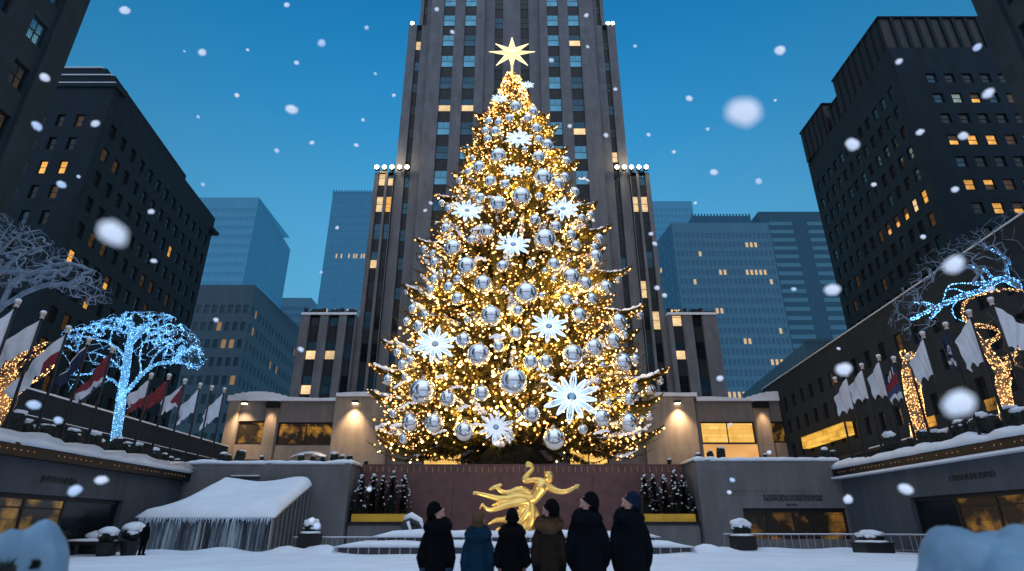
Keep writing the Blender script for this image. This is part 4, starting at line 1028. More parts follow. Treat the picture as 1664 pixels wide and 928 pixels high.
# ------------------------------------------------------------------ tent with a deep snow roof
M['plastic'] = curtain()
M['tentdark'] = mat('tent_dark_side', (.05, .065, .08), .3, var=.4, scale=1.0)
M['pole'] = mat('tent_pole', (.35, .33, .32), .4, metal=.5, var=.1)
M['ice_clear'] = mat('icicle', (.55, .66, .74), .15, var=.1, scale=4, spec=.8)
def tent():
    r = thing('tent', 'long snow roofed tent with translucent hanging curtains at left of the plaza', 'tent', (-20, 44, 0))
    xa, xb, y0, y1 = -24.4, -15.7, 41.0, 47.2
    E = P(330, 842, y0).z
    # roof surface: eave at the front, ridge line at the back, hip at the left
    def roof(u, v):
        x = xa-.25+(xb-xa+.45)*u; y = y0-.3+(y1-y0+.3)*v
        ridge = 2.35+.1*math.sin(u*7)+.28*noise.noise(Vector((u*3, 1, 0)))
        h = E + ridge*v**.9*min(1, u/.26*.62+.38 if u < .26 else 1)
        sag = -.16*math.sin(math.pi*v)*math.sin(math.pi*u)
        if u < .26: h = E+(h-E)*(.25+.75*math.sin(u/.26*math.pi/2))
        return Vector((x, y, h+sag))
    n, m = 40, 16; mb = MB()
    for j in range(m+1):
        for i in range(n+1):
            u, v = i/n, j/m; p = roof(u, v); th = .58*min(1, math.sqrt(min(u, 1-u)*14)+.12)*min(1, math.sqrt(v*9)+.18)+.12*noise.noise(Vector((p.x*.5, p.y*.5, 3)))
            mb.v.append((p.x, p.y, p.z+max(.1, th)))
    o_ = len(mb.v)
    for j in range(m+1):
        for i in range(n+1): mb.v.append(tuple(roof(i/n, j/m)))
    q = n+1
    for j in range(m):
        for i in range(n):
            mb.f.append((j*q+i, j*q+i+1, (j+1)*q+i+1, (j+1)*q+i)); mb.m.append(0); mb.f.append((o_+j*q+i, o_+(j+1)*q+i, o_+(j+1)*q+i+1, o_+j*q+i+1)); mb.m.append(0)
    for i in range(n): mb.f.append((i, o_+i, o_+i+1, i+1)); mb.m.append(0)
    for j in range(m): mb.f.append((j*q+n, o_+j*q+n, o_+(j+1)*q+n, (j+1)*q+n)); mb.m.append(0); mb.f.append((j*q, (j+1)*q, o_+(j+1)*q, o_+j*q)); mb.m.append(0)
    wpart('roof_snow', mb, M['snow'], r, True)
    # pleated front curtain
    mb = MB(); k = 150
    def cz(i): return E-.05
    for i in range(k):
        x0, x1 = xa+(xb-xa)*i/k, xa+(xb-xa)*(i+1)/k; f = lambda x: y0+.10*math.sin(x*9)+.06*math.sin(x*21+1)+.05*math.sin(x*3.1)
        mb.quad((x0, f(x0)-.08, 0), (x1, f(x1)-.08, 0), (x1, f(x1), cz(i)), (x0, f(x0), cz(i)))
    wpart('curtain', mb, M['plastic'], r, True)
    ic = MB(); qi = random.Random(12)
    for k in range(120):
        x = xa+(xb-xa)*(k+qi.random())/120; l_ = qi.uniform(.12, .75)*(1 if qi.random() < .4 else .5); ic.tube([(x, y0-.30, E+.02), (x, y0-.30, E-l_*.5), (x, y0-.30, E-l_)], [.035, .022, .004], 5)
    tag(wpart('icicles', ic, M['ice_clear'], r), kind='stuff')
    # right end: dark sheeting between raking poles
    def rz_(y): return roof(1, (y-y0+.3)/(y1-y0+.3)).z
    mb = MB(); ys = [y0+(y1-y0)*i/8 for i in range(9)]
    for a, b in zip(ys[:-1], ys[1:]): mb.quad((xb, a, 0), (xb, b, 0), (xb, b, rz_(b)-.02), (xb, a, rz_(a)-.02))
    wpart('side_sheet', mb, M['tentdark'], r)
    for y in ys:
        mb = MB(); mb.box((xb+.003, y-.035, 0), (xb+.07, y+.035, rz_(y)-.03)); wpart('pole', mb, M['pole'], r)
    mb = MB(); mb.tube([(xb+.1, y, rz_(y)-.12) for y in ys], .06, 6); wpart('eave_rail', mb, M['pole'], r)
    for x in (xa, (xa+xb)/2, xb):
        mb = MB(); mb.box((x-.05, y0-.22, 0), (x+.05, y0-.14, E-.02)); wpart('pole', mb, M['pole'], r)
    # dark sagging valance pieces under the snow edge
    mb = MB()
    for k in range(20):
        x = xa+1.9+k*.33
        if rnd.random() < .75: mb.ell((x, y0-.22, E-.12), (.20, .08, .09*rnd.uniform(.6, 1.4)), 8, 6)
    wpart('valance', mb, M['black'], r, True)
tent()
# ------------------------------------------------------------------ railings, pots and shrubs in the plaza
def railing(pts, h, label, n):
    r = thing('railing', label, 'railing', pts[0])
    mb = MB()
    for a, b in zip(pts[:-1], pts[1:]):
        a, b = Vector(a), Vector(b); mb.tube([a+Vector((0,0,h)), b+Vector((0,0,h))], .035, 6); mb.tube([a+Vector((0,0,.15)), b+Vector((0,0,.15))], .02, 5)
    wpart('handrail', mb, M['rail'], r)
    tot = sum((Vector(b)-Vector(a)).length for a, b in zip(pts[:-1], pts[1:]))
    for a, b in zip(pts[:-1], pts[1:]):
        a, b = Vector(a), Vector(b); k = max(1, int(n*(b-a).length/tot))
        for i in range(k):
            p = a.lerp(b, i/k); q = MB(); q.tube([p, p+Vector((0,0,h))], .025, 5); wpart('post', q, M['rail'], r)
    s = MB()
    for a, b in zip(pts[:-1], pts[1:]): s.tube([Vector(a)+Vector((0,0,h+.045)), Vector(b)+Vector((0,0,h+.045))], .03, 5)
    wpart('snow', s, M['snow'], r)
railing([(14.8, 44, 0), (22.5, 43.6, 0), (25.6, 40.5, 0), (25.8, 36, 0)], 1.05, 'low metal railing with white posts in front of the right restaurant window', 34)
railing([(-15.2, 43.8, 0), (-9.8, 43.8, 0)], .85, 'short low metal railing between the tent and the fountain steps', 14)
M['leafdark'] = mat('shrub_leaves', (.010, .016, .012), .8, var=.5, scale=6)
def shrub_mesh(seed, w, h):
    q = random.Random(seed); lf = MB()
    lf.ell((0, 0, h*.5), (w*.8, w*.8, h*.45), 12, 8, jit=.25, seed=seed)
    for k in range(220):
        a, b = q.uniform(0, 2*math.pi), q.uniform(-.6, 1); c = Vector((math.cos(a)*w*math.sqrt(1-b*b*.8)*.85, math.sin(a)*w*math.sqrt(1-b*b*.8)*.85, h*.5+b*h*.42)); d = Vector((q.uniform(-1, 1), q.uniform(-1, 1), q.uniform(-.4, 1))).normalized()*.16*w; s = d.cross(Vector((q.random(), q.random(), 1))).normalized()*.06*w
        lf.tri(c-s, c+s, c+d*1.6)
    sn = MB(); sn.ell((0, 0, h*.80), (w*.92, w*.92, h*.32), 14, 9, jit=.18, seed=seed+3)
    for k in range(9):
        a = q.uniform(0, 2*math.pi); sn.ell((math.cos(a)*w*.7, math.sin(a)*w*.7, h*q.uniform(.45, .7)), (w*.26, w*.26, w*.14), 8, 6)
    return lf, sn
def pot_shrub(x, y, w, h, pot, seed, label, square=False):
    r = thing('potted_shrub', label, 'planter', (x, y, gz(x, y)-.03), 'snow covered shrubs in pots on the plaza')
    mb = MB()
    if square: mb.box((-w, -w, 0), (w, w, pot)); mb.box((-w*1.08, -w*1.08, pot+.002), (w*1.08, w*1.08, pot+.08))
    else: mb.lathe((0, 0, 0), [(w*.62, 0), (w*.85, pot*.9), (w*.92, pot*.9), (w*.92, pot), (w*.5, pot)], 14)
    mb.build('pot', M['black'], r)
    lf, sn = shrub_mesh(seed, w, h)
    lf.build('leaves', M['leafdark'], r, False, (0, 0, pot-.05)); tag(sn.build('snow', M['snow'], r, True, (0, 0, pot-.02)), kind='stuff')
    if square:
        s = MB(); s.ell((0, 0, 0), (w*1.15, w*1.15, .16), 12, 6); s.build('rim_snow', M['snow'], r, True, (0, 0, pot+.12))
def place(px, Y): return P(px, 880, Y).x, Y
x, y = place(173, 36); pot_shrub(x, y, .55, .75, .75, 1, 'smaller round snow capped shrub in a dark pot under the left shop window')
x, y = place(213, 37); pot_shrub(x, y, .62, .95, .8, 2, 'wider snow capped shrub in a tapered pot just left of the standing man')
x, y = place(503, 43); pot_shrub(x, y, .62, .95, .95, 3, 'snow capped shrub in a square dark box between tent and fountain steps', True)
x, y = place(1207, 43.4); pot_shrub(x, y, .68, 1.1, .75, 4, 'snow capped shrub in a dark box at the left end of the right railing', True)
x, y = place(1416, 40); pot_shrub(x, y, .85, .75, .55, 5, 'wide low snow capped shrub in a box before the right railing', True)
r = thing('rock', 'dark rounded snow dusted bush mound by the right stone wall corner', 'bush', (P(1448, 860, 44.5).x, 44.5, 0)); a, b = shrub_mesh(9, .8, 1.7); a.build('leaves', M['leafdark'], r)
r.name = 'bush'
r = thing('bench', 'low dark snow topped bench block below the left shop window', 'bench', (P(130, 880, 36).x, 37, 0)); mb = MB(); mb.box((-1.6, -.4, .55), (1.6, .4, .72)); mb.box((-1.4, -.3, 0), (-1.1, .3, .548)); mb.box((1.1, -.3, 0), (1.4, .3, .548)); mb.build('seat', M['black'], r)
mb = MB(); mb.ell((0, 0, .77), (1.55, .4, .12), 18, 7); mb.build('snow', M['snow'], r, True)
r = thing('snow_mound', 'dark covered mound topped with snow left of the potted shrubs', 'mound', (P(152, 870, 38).x, 38.4, 0)); mb = MB(); mb.ell((0, 0, .5), (.85, .6, .75), 14, 9, jit=.15); mb.build('cover', M['black'], r, True); mb = MB(); mb.ell((0.05, 0, .95), (.72, .55, .36), 14, 8, jit=.15); mb.build('snow', M['snow'], r, True)
# foreground snow-laden bushes
def big_bush(px, py, Y, w, h, seed, label, holes=12):
    p = P(px, py, Y); r = thing('snowy_bush', label, 'bush', (p.x, Y, 0))
    q = random.Random(seed); lf = MB(); lf.ell((0, 0, h*.46), (w*.86, w*.8, h*.42), 16, 10, jit=.2, seed=seed)
    for k in range(900):
        a, b = q.uniform(0, 2*math.pi), q.uniform(-.95, .6); s_ = math.sqrt(1-b*b); c = Vector((math.cos(a)*w*s_*.88, math.sin(a)*w*.85*s_, h*.46+b*h*.42)); d = Vector((q.uniform(-1, 1), q.uniform(-1, 1), q.uniform(-.5, 1))).normalized()*.12; s = d.cross(Vector((q.random(), q.random(), 1))).normalized()*.025; lf.tri(c-s, c+s, c+d)
    sn = MB(); sn.ell((0, 0, h*.60), (w*.97, w*.9, h*.40), 96, 64, jit=.14, seed=seed)
    for k in range(16):
        a = q.uniform(0, 2*math.pi); zz = q.uniform(.45, .85); rr = math.sqrt(max(.05, 1-((zz-.6)/.41)**2)); l_ = q.uniform(.10, .2); sn.ell((math.cos(a)*w*.84*rr, math.sin(a)*w*.8*rr, h*zz), (w*l_, w*l_*.9, w*l_*.6), 20, 12, jit=.2, seed=k)
    for k in range(holes):      # dark hollows where leaves show through
        a = q.uniform(-2.8, -.3); zz = q.uniform(.74, .93); rr = math.sqrt(max(.05, 1-((zz-.60)/.41)**2)); c0 = Vector((math.cos(a)*w*1.0*rr, math.sin(a)*w*.93*rr, h*zz)); l_ = q.uniform(.06, .16)*w
        lf.ell(c0, (l_*1.2, l_*.7, l_*.8), 9, 6, jit=.35, seed=k)
        for m_ in range(40):
            d = Vector((q.uniform(-1, 1), q.uniform(-1, .2), q.uniform(-.8, .9))).normalized()*l_*q.uniform(.9, 1.7); s = d.cross(Vector((q.random(), q.random(), 1))).normalized()*.013; lf.tri(c0+d*.4-s, c0+d*.4+s, c0+d)
    tag(lf.build('leaves', M['leafdark'], r), kind='stuff')
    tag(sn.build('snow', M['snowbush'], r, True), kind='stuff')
M['snowbush'] = mat('shaded_bush_snow', (.17, .28, .38), .7, var=.25, scale=3, bump=.3)  # dim bluish shade painted into the snow colour
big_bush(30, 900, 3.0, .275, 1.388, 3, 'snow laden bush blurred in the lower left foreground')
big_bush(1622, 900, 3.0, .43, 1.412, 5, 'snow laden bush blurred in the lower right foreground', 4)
# ------------------------------------------------------------------ the big decorated conifer
TX, TY = 0.0, 70.0
PROF = [(150, 14), (175, 36), (200, 50), (250, 76), (300, 92), (350, 116), (400, 136), (450, 152), (500, 168), (550, 190), (600, 208), (650, 216), (700, 226), (735, 222)]
_pz = [(67.4, .45), (66.0, 1.15)]
for y, hw in PROF[1:]:
    p = P(832+hw, y, TY); _pz.append((p.z, p.x*.93))
_pz.sort(); _zz = np.array([a for a, b in _pz]); _rr = np.array([b for a, b in _pz])
ZB = 9.6
def RC(z): return float(np.interp(z, _zz, _rr))
M['needle'] = mat('spruce_needles', (.155, .118, .026), .7, var=.5, scale=.6)  # golden bulb glow is partly put into this needle colour
M['treesnow'] = mat('brightened_bough_snow', (.82, .83, .88), .65, var=.08, scale=2, bump=.3, haze=(.50, .52, .62), hz=.62)  # emission painted in to brighten the snow's shaded undersides
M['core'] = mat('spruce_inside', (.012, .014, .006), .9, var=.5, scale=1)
M['bark'] = mat('bark', (.03, .022, .016), .85, var=.4, scale=4, bump=.4)
M['bulb'] = emit('warm_bulb', (2.8, 1.25, .28), 1.0, sample=True)
M['bulbhot'] = emit('warm_bulb_bright', (4.5, 2.9, 1.3), 1.0, sample=True)
M['bulbin'] = emit('inner_warm_bulb', (16.0, 8.8, 2.9), 1.0, sample=True)
tree = thing('christmas_tree', 'giant snow dusted conifer covered in warm lights and silver ornaments before the skyscraper', 'tree', (TX, TY, 6.2))
q = random.Random(3)
nd = MB(); snow = MB(); BUL = []; TIPS = []
def snow_run(pts, r):
    """a shelf of lumpy snow along a line of points, ragged below"""
    n = len(pts)
    for k in range(n-1):
        L_ = (pts[k+1]-pts[k]).length; m = max(1, int(L_/(.30*r+.05)))
        for j in range(m):
            u = (k+j/m)/(n-1); w_ = r*(.35+.75*math.sin(math.pi*min(1, u*.9+.12))**.8)*q.uniform(.55, 1.2)
            c = pts[k].lerp(pts[k+1], j/m)+Vector((q.uniform(-1, 1), q.uniform(-1, 1), q.uniform(-.35, .35)))*r*.45
            snow.ell(c, (w_, w_, w_*q.uniform(.45, .75)), 7, 5)
            if q.random() < .3: snow.ell(c+Vector((0, 0, -.5*w_)), (w_*.35, w_*.35, w_*q.uniform(.4, .9)), 6, 5)
def bough(z, az, Rr, length, droop=.10, rise=.10, dens=1.0, snowy=False, lights=4, wide=1.0, hang=0):
    """one bough: spine from the trunk region outwards with flat needle sprays"""
    d = Vector((math.cos(az), math.sin(az), 0)); s = Vector((-d.y, d.x, 0))
    r0 = max(0.1, Rr-length)
    def sp(t):
        rr = r0+(Rr-r0)*t
        return Vector((TX, TY, 0)) + d*rr + Vector((0, 0, z + length*(rise*1.2*(t**3) - droop*math.sin(math.pi*min(1, t*.95)) + .14*(1-t))))
    n = max(5, int(length*5.2*dens))
    for k in range(n):
        t = (k+.5)/n; c = sp(t); w = (.30+.95*(1-t)**.8)*min(1.0, .35+length*.16)*wide
        tang = (sp(min(1, t+.05))-sp(max(0, t-.05))).normalized()
        for sd in (-1, 1):
            for j in range(2):
                dirv = (s*sd*q.uniform(.5, 1.1) + tang*q.uniform(.5, 1.1) + Vector((0, 0, q.uniform(-.55, .12)))).normalized()
                L_ = w*q.uniform(.7, 1.25); e = c+dirv*L_; wd = dirv.cross(Vector((q.uniform(-.3, .3), q.uniform(-.3, .3), 1))).normalized()*L_*.16
                m_ = c+dirv*L_*.45
                nd.tri(c, m_-wd, e); nd.tri(c, e, m_+wd)
        for j in range(hang):
            e = c+s*q.uniform(-.35, .35)+Vector((0, 0, -q.uniform(.35, 1.0)*min(1, .4+length*.1)*(1.15-t*.6))); a = (s*q.uniform(-1, 1)+tang*q.uniform(-1, 1)).normalized()*.13; nd.tri(c-a, c+a, e)
        # hanging tuft
        if q.random() < .75:
            e = c+Vector((q.uniform(-.2, .2), q.uniform(-.2, .2), -w*q.uniform(.35, .8))); a = s*.12*q.uniform(.6, 1.4)
            nd.tri(c-a, c+a, e)
    tip = sp(1.0); dv = (sp(1)-sp(.92)).normalized()
    for j in range(5):
        dd = (dv+Vector((q.uniform(-.4, .4), q.uniform(-.4, .4), q.uniform(-.2, .5)))).normalized(); w_ = dd.cross(Vector((0, 0, 1))).normalized()*.07
        nd.tri(tip-w_, tip+w_, tip+dd*.55)
    for k in range(lights):
        t = q.uniform(.25, 1.0); c = sp(t)+s*q.uniform(-.5, .5)*(1.2-t)+d*q.uniform(0, .15)+Vector((0, 0, q.uniform(-.35, .12)))
        BUL.append(tuple(c))
    if snowy:
        t0 = q.uniform(.3, .5); snow_run([sp(t0+(.98-t0)*k/10)+Vector((0, 0, .10)) for k in range(11)], .30*min(1.2, .45+length*.1))
    return tip
z = ZB
lev = 0
while z < 66.2:
    Rz = RC(z)
    n = max(5, int(2*math.pi*Rz/1.75)); off = q.random()*6.28
    for k in range(n):
        az = off+2*math.pi*(k+q.uniform(-.35, .35))/n
        if math.sin(az) > .35 and q.random() < .45: continue
        Rr = Rz*q.choice((q.uniform(.74, .95), q.uniform(.90, 1.06), q.uniform(1.0, 1.12)))+q.uniform(-.1, .1)
        front = math.sin(az) < .3
        bough(z+q.uniform(-.5, .5), az, Rr, min(Rr*.8, 2.2+.32*Rr), droop=q.uniform(.06, .16), rise=q.uniform(.05, .22), snowy=(q.random() < (.10 if front else .05)) and z < 62, lights=(4 if q.random() < .5 else 3) if front else 1, dens=1.0 if front else .6)
    z += .78 + .016*Rz; lev += 1
# long boughs that stick out beyond the outline, as the photo shows them
for px, py, ln_, sn_ in ((652, 462, 6, 1), (676, 388, 5, 1), (706, 316, 4, 1), (617, 551, 7, 1), (600, 590, 7, 1), (596, 632, 7.5, 1), (735, 280, 3.5, 0), (748, 239, 3, 0), (767, 206, 2.5, 0), (607, 694, 6.5, 1), (612, 710, 6, 0),
                        (992, 367, 5, 1), (1026, 434, 6, 1), (1050, 494, 6.5, 1), (1086, 598, 9, 1), (971, 329, 4, 1), (940, 262, 4, 0), (922, 240, 3, 1), (906, 204, 2.6, 0), (1040, 535, 5, 0), (1077, 640, 6.5, 0), (1078, 692, 6.5, 0), (893, 184, 2.2, 0), (771, 184, 2.2, 0), (985, 400, 4, 0)):
    p = P(px, py, TY-.6); rr = math.hypot(p.x-TX, .6); az = math.atan2(-.6, p.x-TX)
    L_ = ln_*1.0; zt = p.z - L_*(.20*1.2) + (0.02*L_)
    for dz, da, k in ((0, 0, 1), (-.35, .05, .9), (-.3, -.06, .86)):
        bough(zt+dz, az+da, rr*(1 if k == 1 else .97), L_*k, droop=.05, rise=.20, dens=1.8, snowy=False, lights=13 if k == 1 else 9, wide=1.2, hang=4)
    if sn_:     # heavier snow shelf
        d = Vector((math.cos(az), math.sin(az), 0))
        snow_run([Vector((TX, TY, 0))+d*(rr-L_+L_*t)+Vector((0, 0, zt+L_*(.24*t**3-.05*math.sin(math.pi*t)+.14*(1-t))+.22)) for t in np.linspace(.10, .93, 13)], .26+.022*L_)
# short snow patches facing us
for px, py in ((655, 620), (720, 612), (745, 628), (757, 660), (808, 545), (815, 548), (665, 655), (645, 690), (620, 690), (915, 492), (935, 490), (905, 395), (780, 420), (985, 655), (1045, 678), (730, 378), (712, 360), (775, 370), (890, 610), (770, 690), (960, 620), (1000, 520), (690, 560), (980, 560), (950, 290), (915, 255), (850, 215), (800, 320), (740, 330), (960, 355), (925, 650), (715, 700), (980, 700)):
    d = ray(px, py); Yh = None
    for k in range(400):
        Y_ = 48+k*.06; v = P(px, py, Y_)
        if v.z > ZB-.5 and math.hypot(v.x-TX, Y_-TY) < RC(v.z)*1.0: Yh = Y_; break
    if Yh is None: Yh = TY-1
    v = P(px, py, Yh-.3); tilt = q.uniform(-.45, .45); wl_ = q.uniform(.45, .95)
    snow_run([v+Vector((x_, abs(x_)*.3, tilt*x_-.22*abs(x_)**1.4)) for x_ in np.linspace(-wl_, wl_, 7)], q.uniform(.17, .28))
# trunk, dark inner cone and the low dark skirt of boughs
tr = MB(); tr.lathe((TX, TY, 0), [(.95, 6.2), (.85, 12), (.5, 40), (.08, 66.5)], 12); wpart('trunk', tr, M['bark'], tree, True)
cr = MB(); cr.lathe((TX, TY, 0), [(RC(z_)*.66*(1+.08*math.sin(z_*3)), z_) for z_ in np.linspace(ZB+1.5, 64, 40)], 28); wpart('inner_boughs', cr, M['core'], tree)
lo = MB(); lo.lathe((TX, TY-8, 0), [(4.0, 6.2), (3.6, 7.8), (2.7, 9.0), (1.2, 10.2), (.2, 10.6)], 20)
for k in range(1500):
    a = q.uniform(0, 6.283); t = q.random(); rr = 4.1*(1-t**1.6)+.2; c = Vector((TX+rr*math.cos(a), TY-8+rr*math.sin(a), 6.3+4.2*t)); d = Vector((math.cos(a), math.sin(a), q.uniform(-.5, .4)))*.5; s = Vector((-math.sin(a), math.cos(a), 0))*.08; lo.tri(c-s, c+s, c+d)
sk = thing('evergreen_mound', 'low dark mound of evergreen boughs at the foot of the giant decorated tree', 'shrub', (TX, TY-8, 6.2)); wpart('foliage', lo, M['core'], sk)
wpart('crown', nd, M['needle'], tree)
tag(wpart('snow', snow, M['treesnow'], tree, True), kind='stuff')
# extra bulbs scattered over the outer surface (front), denser near the top
for k in range(3000):
    z_ = ZB+.3+(66.5-ZB)*(1-math.sqrt(q.random())) if q.random() < .75 else q.uniform(30, 66.5)
    az = q.uniform(math.pi, 2*math.pi)+q.uniform(-.25, .25); r_ = RC(z_)*q.uniform(.74, 1.0)
    BUL.append((TX+r_*math.cos(az), TY+r_*math.sin(az), z_))
for k in range(230):    # tight cluster at the very top
    z_ = q.uniform(57, 66.2); az = q.uniform(math.pi*.9, 2.1*math.pi); r_ = RC(z_)*q.uniform(.75, 1.05)+.1; BUL.append((TX+r_*math.cos(az), TY+r_*math.sin(az), z_))
def octa(mb, c, r, m=0):
    i = len(mb.v); x, y, z = c
    mb.v += [(x+r, y, z), (x, y+r, z), (x-r, y, z), (x, y-r, z), (x, y, z+r), (x, y, z-r)]
    for f in ((0,1,4),(1,2,4),(2,3,4),(3,0,4),(1,0,5),(2,1,5),(3,2,5),(0,3,5)): mb.f.append(tuple(i+k for k in f)); mb.m.append(m)
def light_string(name, label, bulbs, rad, mats, loc, group=None, wire=None, pick=None):
    """a string of lights: wire, the hundred nearest bulbs on their own, the rest as one part"""
    r = thing(name, label, 'string lights', loc, group)
    if wire: wpart('wire', wire, M['black'], r)
    bl = sorted(bulbs, key=lambda b: (b[0]**2+b[1]**2)); ms = []
    near, rest = bl[:100], bl[100:]
    mb = MB(); mb.ell((0, 0, 0), rad, 8, 6); ms = [mb.mesh('bulb', m, True) for m in mats]
    for i, b in enumerate(near): link('bulb', ms[i % len(ms)], r, Vector(b)-Vector(loc))
    R_ = MB(); rr = random.Random(1)
    for b in rest: octa(R_, b, rad*rr.choice((.55, .75, .9, 1.2)), rr.choices(range(len(mats)), weights=pick or [1]*len(mats))[0])
    tag(wpart('bulb', R_, list(mats), r), kind='stuff'); return r
BUL += [(TX+RC(z_)*q.uniform(.62, .8)*math.cos(a_), TY+RC(z_)*q.uniform(.62, .8)*math.sin(a_), z_) for z_, a_ in [(ZB+.6+(64-ZB)*(1-math.sqrt(q.random())), q.uniform(math.pi, 2*math.pi)) for _ in range(700)]]
BALLS = [(838,174,9),(866.5,182,8),(828,193,7),(857,193,6.5),(794,197,6.5),(810.5,199,6.5),(789,213,6.5),(805,214,8),(871,209,8),(875,227,7),(793,226,6.5),(889,236,9.5),(810,254,12.5),(874.5,256,10),(779,272,10),(761,279,6),(768,257,5),(882,290,14.5),(907,299,9.5),(917,288,7.5),(797,295,9.5),(820.5,300,8),(858,277,6),(747,294,5),(847,320.5,15),(810,332.5,13.5),(781,322,8),(768.5,315,6.5),(875.5,319,6.5),(933.5,312,7.5),(718,330,5.5),(920,262,7),(729,339,6),(725,371.7,8.5),(792,377,11.5),(767,390,7.5),(832.5,349.6,6.5),(737,404,14),(690,405,6),(703.5,412.5,6.5),(759,434,15.7),(816.6,433,9.5),(707,426.7,8),(706,454,7.5),(730,444,5.5),(717,443,5),(744,454,7),(729.6,467,9),(700.5,470.5,7.5),(785,462,14.3),(743.6,486,10),(661,474,5),(671,502,7.5),(661,522.7,7),(691,512,6.5),(681.5,531,9),(798,514,16.6),(841.5,505,8.5),(838,542,10.5),(855,477.6,17.6),(869,358,9),(902,369,9.5),(884.6,390,17),(959,349,6),(945,353.6,6),(935,399,8.5),(972.5,388,8),(965,402,7),(966.5,417,11),(899,430,10.5),(927,451,14),(950,461,11),(1003,454,7),(983,468,11.6),(919.5,489,10.6),(960,486,9.6),(940.7,512.6,12),(1003.5,524,13.7),(1038,512.6,7),(994.7,554,12.5),(963.7,565.4,14),(1015,441,5),(863,429,7),(927,382,8),(753.6,553,12),(778,576.5,18),(810,563,9),(645.6,572.7,6.5),(662,571,7),(654.6,593,9),(668,585.6,7),(631,617,8.5),(658.5,612,5.7),(687,636.5,20),(782.6,639,12.4),(728,647.6,13),(667.6,686,13.7),(706,687,15),(639,672,6.5),(656.7,713,7.7),(755,700.6,15),(834,620.5,21.5),(930,576,16),(862,588,11.7),(886.6,587.7,11),(1011,589.5,15),(1031,584,8),(978.7,593,5),(1030,629.6,7.5),(1021,648.5,10),(1054,635,11.6),(1072,619,6.3),(970.7,619,5.5),(864,673,13),(976.6,679,13.3),(1019.8,686.5,14.8),(946.6,697.7,7.8),(900,713,17),(988.5,651.6,5),(1055,677,6),(843,673.6,5),(880,480,5),(905,345,6),(853,243,5),(700,545,6),(1015,545,6),(820,470,5),(900,455,5),(760,520,6),(885,440,5)]
FLK = [(843,225,23,'small glowing snowflake ornament near the top of the tree, above the upper mirror balls'), (833,277,17,'smaller glowing snowflake ornament in the upper centre of the tree below the first big one'), (759,342,25,'glowing snowflake ornament at the upper left edge of the tree'), (915,339,27,'glowing snowflake ornament at the upper right edge of the tree'), (834,397,28,'glowing snowflake ornament in the exact middle of the tree'), (707,559,34,'large glowing snowflake ornament on the lower left of the tree'), (892,530,31,'glowing snowflake ornament right of centre, half way down the tree'), (929,645,45,'largest glowing snowflake ornament low on the right of the tree'), (806,694,28,'silver white snowflake ornament at the bottom centre of the tree, dimmer than the rest'), (811,160,13,'tiny glowing snowflake ornament left of the tree top'), (857,138,11,'tiny glowing snowflake ornament right below the star')]
_orn = np.array([(a, b, c*.98) for a, b, c in BALLS]+[(a, b, c*.55) for a, b, c, _ in FLK])
def hides(b):
    x, y, f = proj(b); d = np.hypot(_orn[:, 0]-x, _orn[:, 1]-y); return bool((d < _orn[:, 2]).any())
BUL = [b for b in BUL if not hides(b)]
light_string('light_string', 'warm white string lights wound all over the giant decorated conifer', BUL, .138, [M['bulb'], M['bulbhot'], M['bulbin']], (TX, TY, 8), pick=[.60, .27, .13])
ql = random.Random(77)
for k in range(110):      # glow of the thousands of bulbs deep in the boughs
    z_ = ZB+.8+(62-ZB)*(1-math.sqrt(ql.random())); az = ql.uniform(math.pi*.95, 2.05*math.pi); r_ = RC(z_)*ql.uniform(.80, .90)
    point('bulb_glow', (TX+r_*math.cos(az), TY+r_*math.sin(az), z_), 300, (1.0, .66, .20), .25)
# ------------------------------------------------------------------ silver ornaments
M['silver'] = mat('silver_ornament', (.95, .95, .97), .13, metal=.88, var=.03, scale=2)
M['cap'] = mat('ornament_cap', (.75, .70, .6), .3, metal=.9, var=.1)
def on_tree(px, py, out):
    for k in range(500):
        Y_ = 47+k*.05; v = P(px, py, Y_)
        if v.z > ZB-1.2 and math.hypot(v.x-TX, Y_-TY) < RC(max(v.z, ZB))+out: return v
    return P(px, py, TY-.8)
bm_ = MB(); bm_.ell((0, 0, 0), 1.0, 40, 24); ball_me = bm_.mesh('ball', M['silver'], True)
cm_ = MB(); cm_.lathe((0, 0, 0), [(.17, .96), (.19, 1.16), (.10, 1.18), (.03, 1.19)], 12); cm_.tube([(.07*math.cos(a), 0, 1.24+.08*math.sin(a)) for a in np.linspace(0, 6.283, 11)], .018, 5); cap_me = cm_.mesh('cap', M['cap'], True)
def where(px, py):
    v = 'lowest' if py > 640 else 'lower' if py > 540 else 'middle' if py > 420 else 'upper' if py > 270 else 'topmost'
    h = 'far left side' if px < 690 else 'left side' if px < 775 else 'centre left' if px < 832 else 'centre right' if px < 890 else 'right side' if px < 980 else 'far right side'
    return v, h
for i, (px, py, r_) in enumerate(BALLS):
    v = on_tree(px, py, 1.15); Rw = 1.06*r_*(v.y*CP+(v.z-CAMZ)*SP)/F
    s_ = 'very large' if r_ > 15.5 else 'large' if r_ > 12 else 'medium' if r_ > 8 else 'small' if r_ > 6 else 'tiny'
    vv, hh = where(px, py)
    b = thing('ornament_ball', f'{s_} silver ball on the {vv} {hh} of the tree', 'ornament', v, 'silver ball ornaments on the tree'); b.scale = (Rw,)*3; b.rotation_euler = (rnd.uniform(-.12, .12), rnd.uniform(-.12, .12), rnd.uniform(0, 6))
    link('ball', ball_me, b); link('cap', cap_me, b)
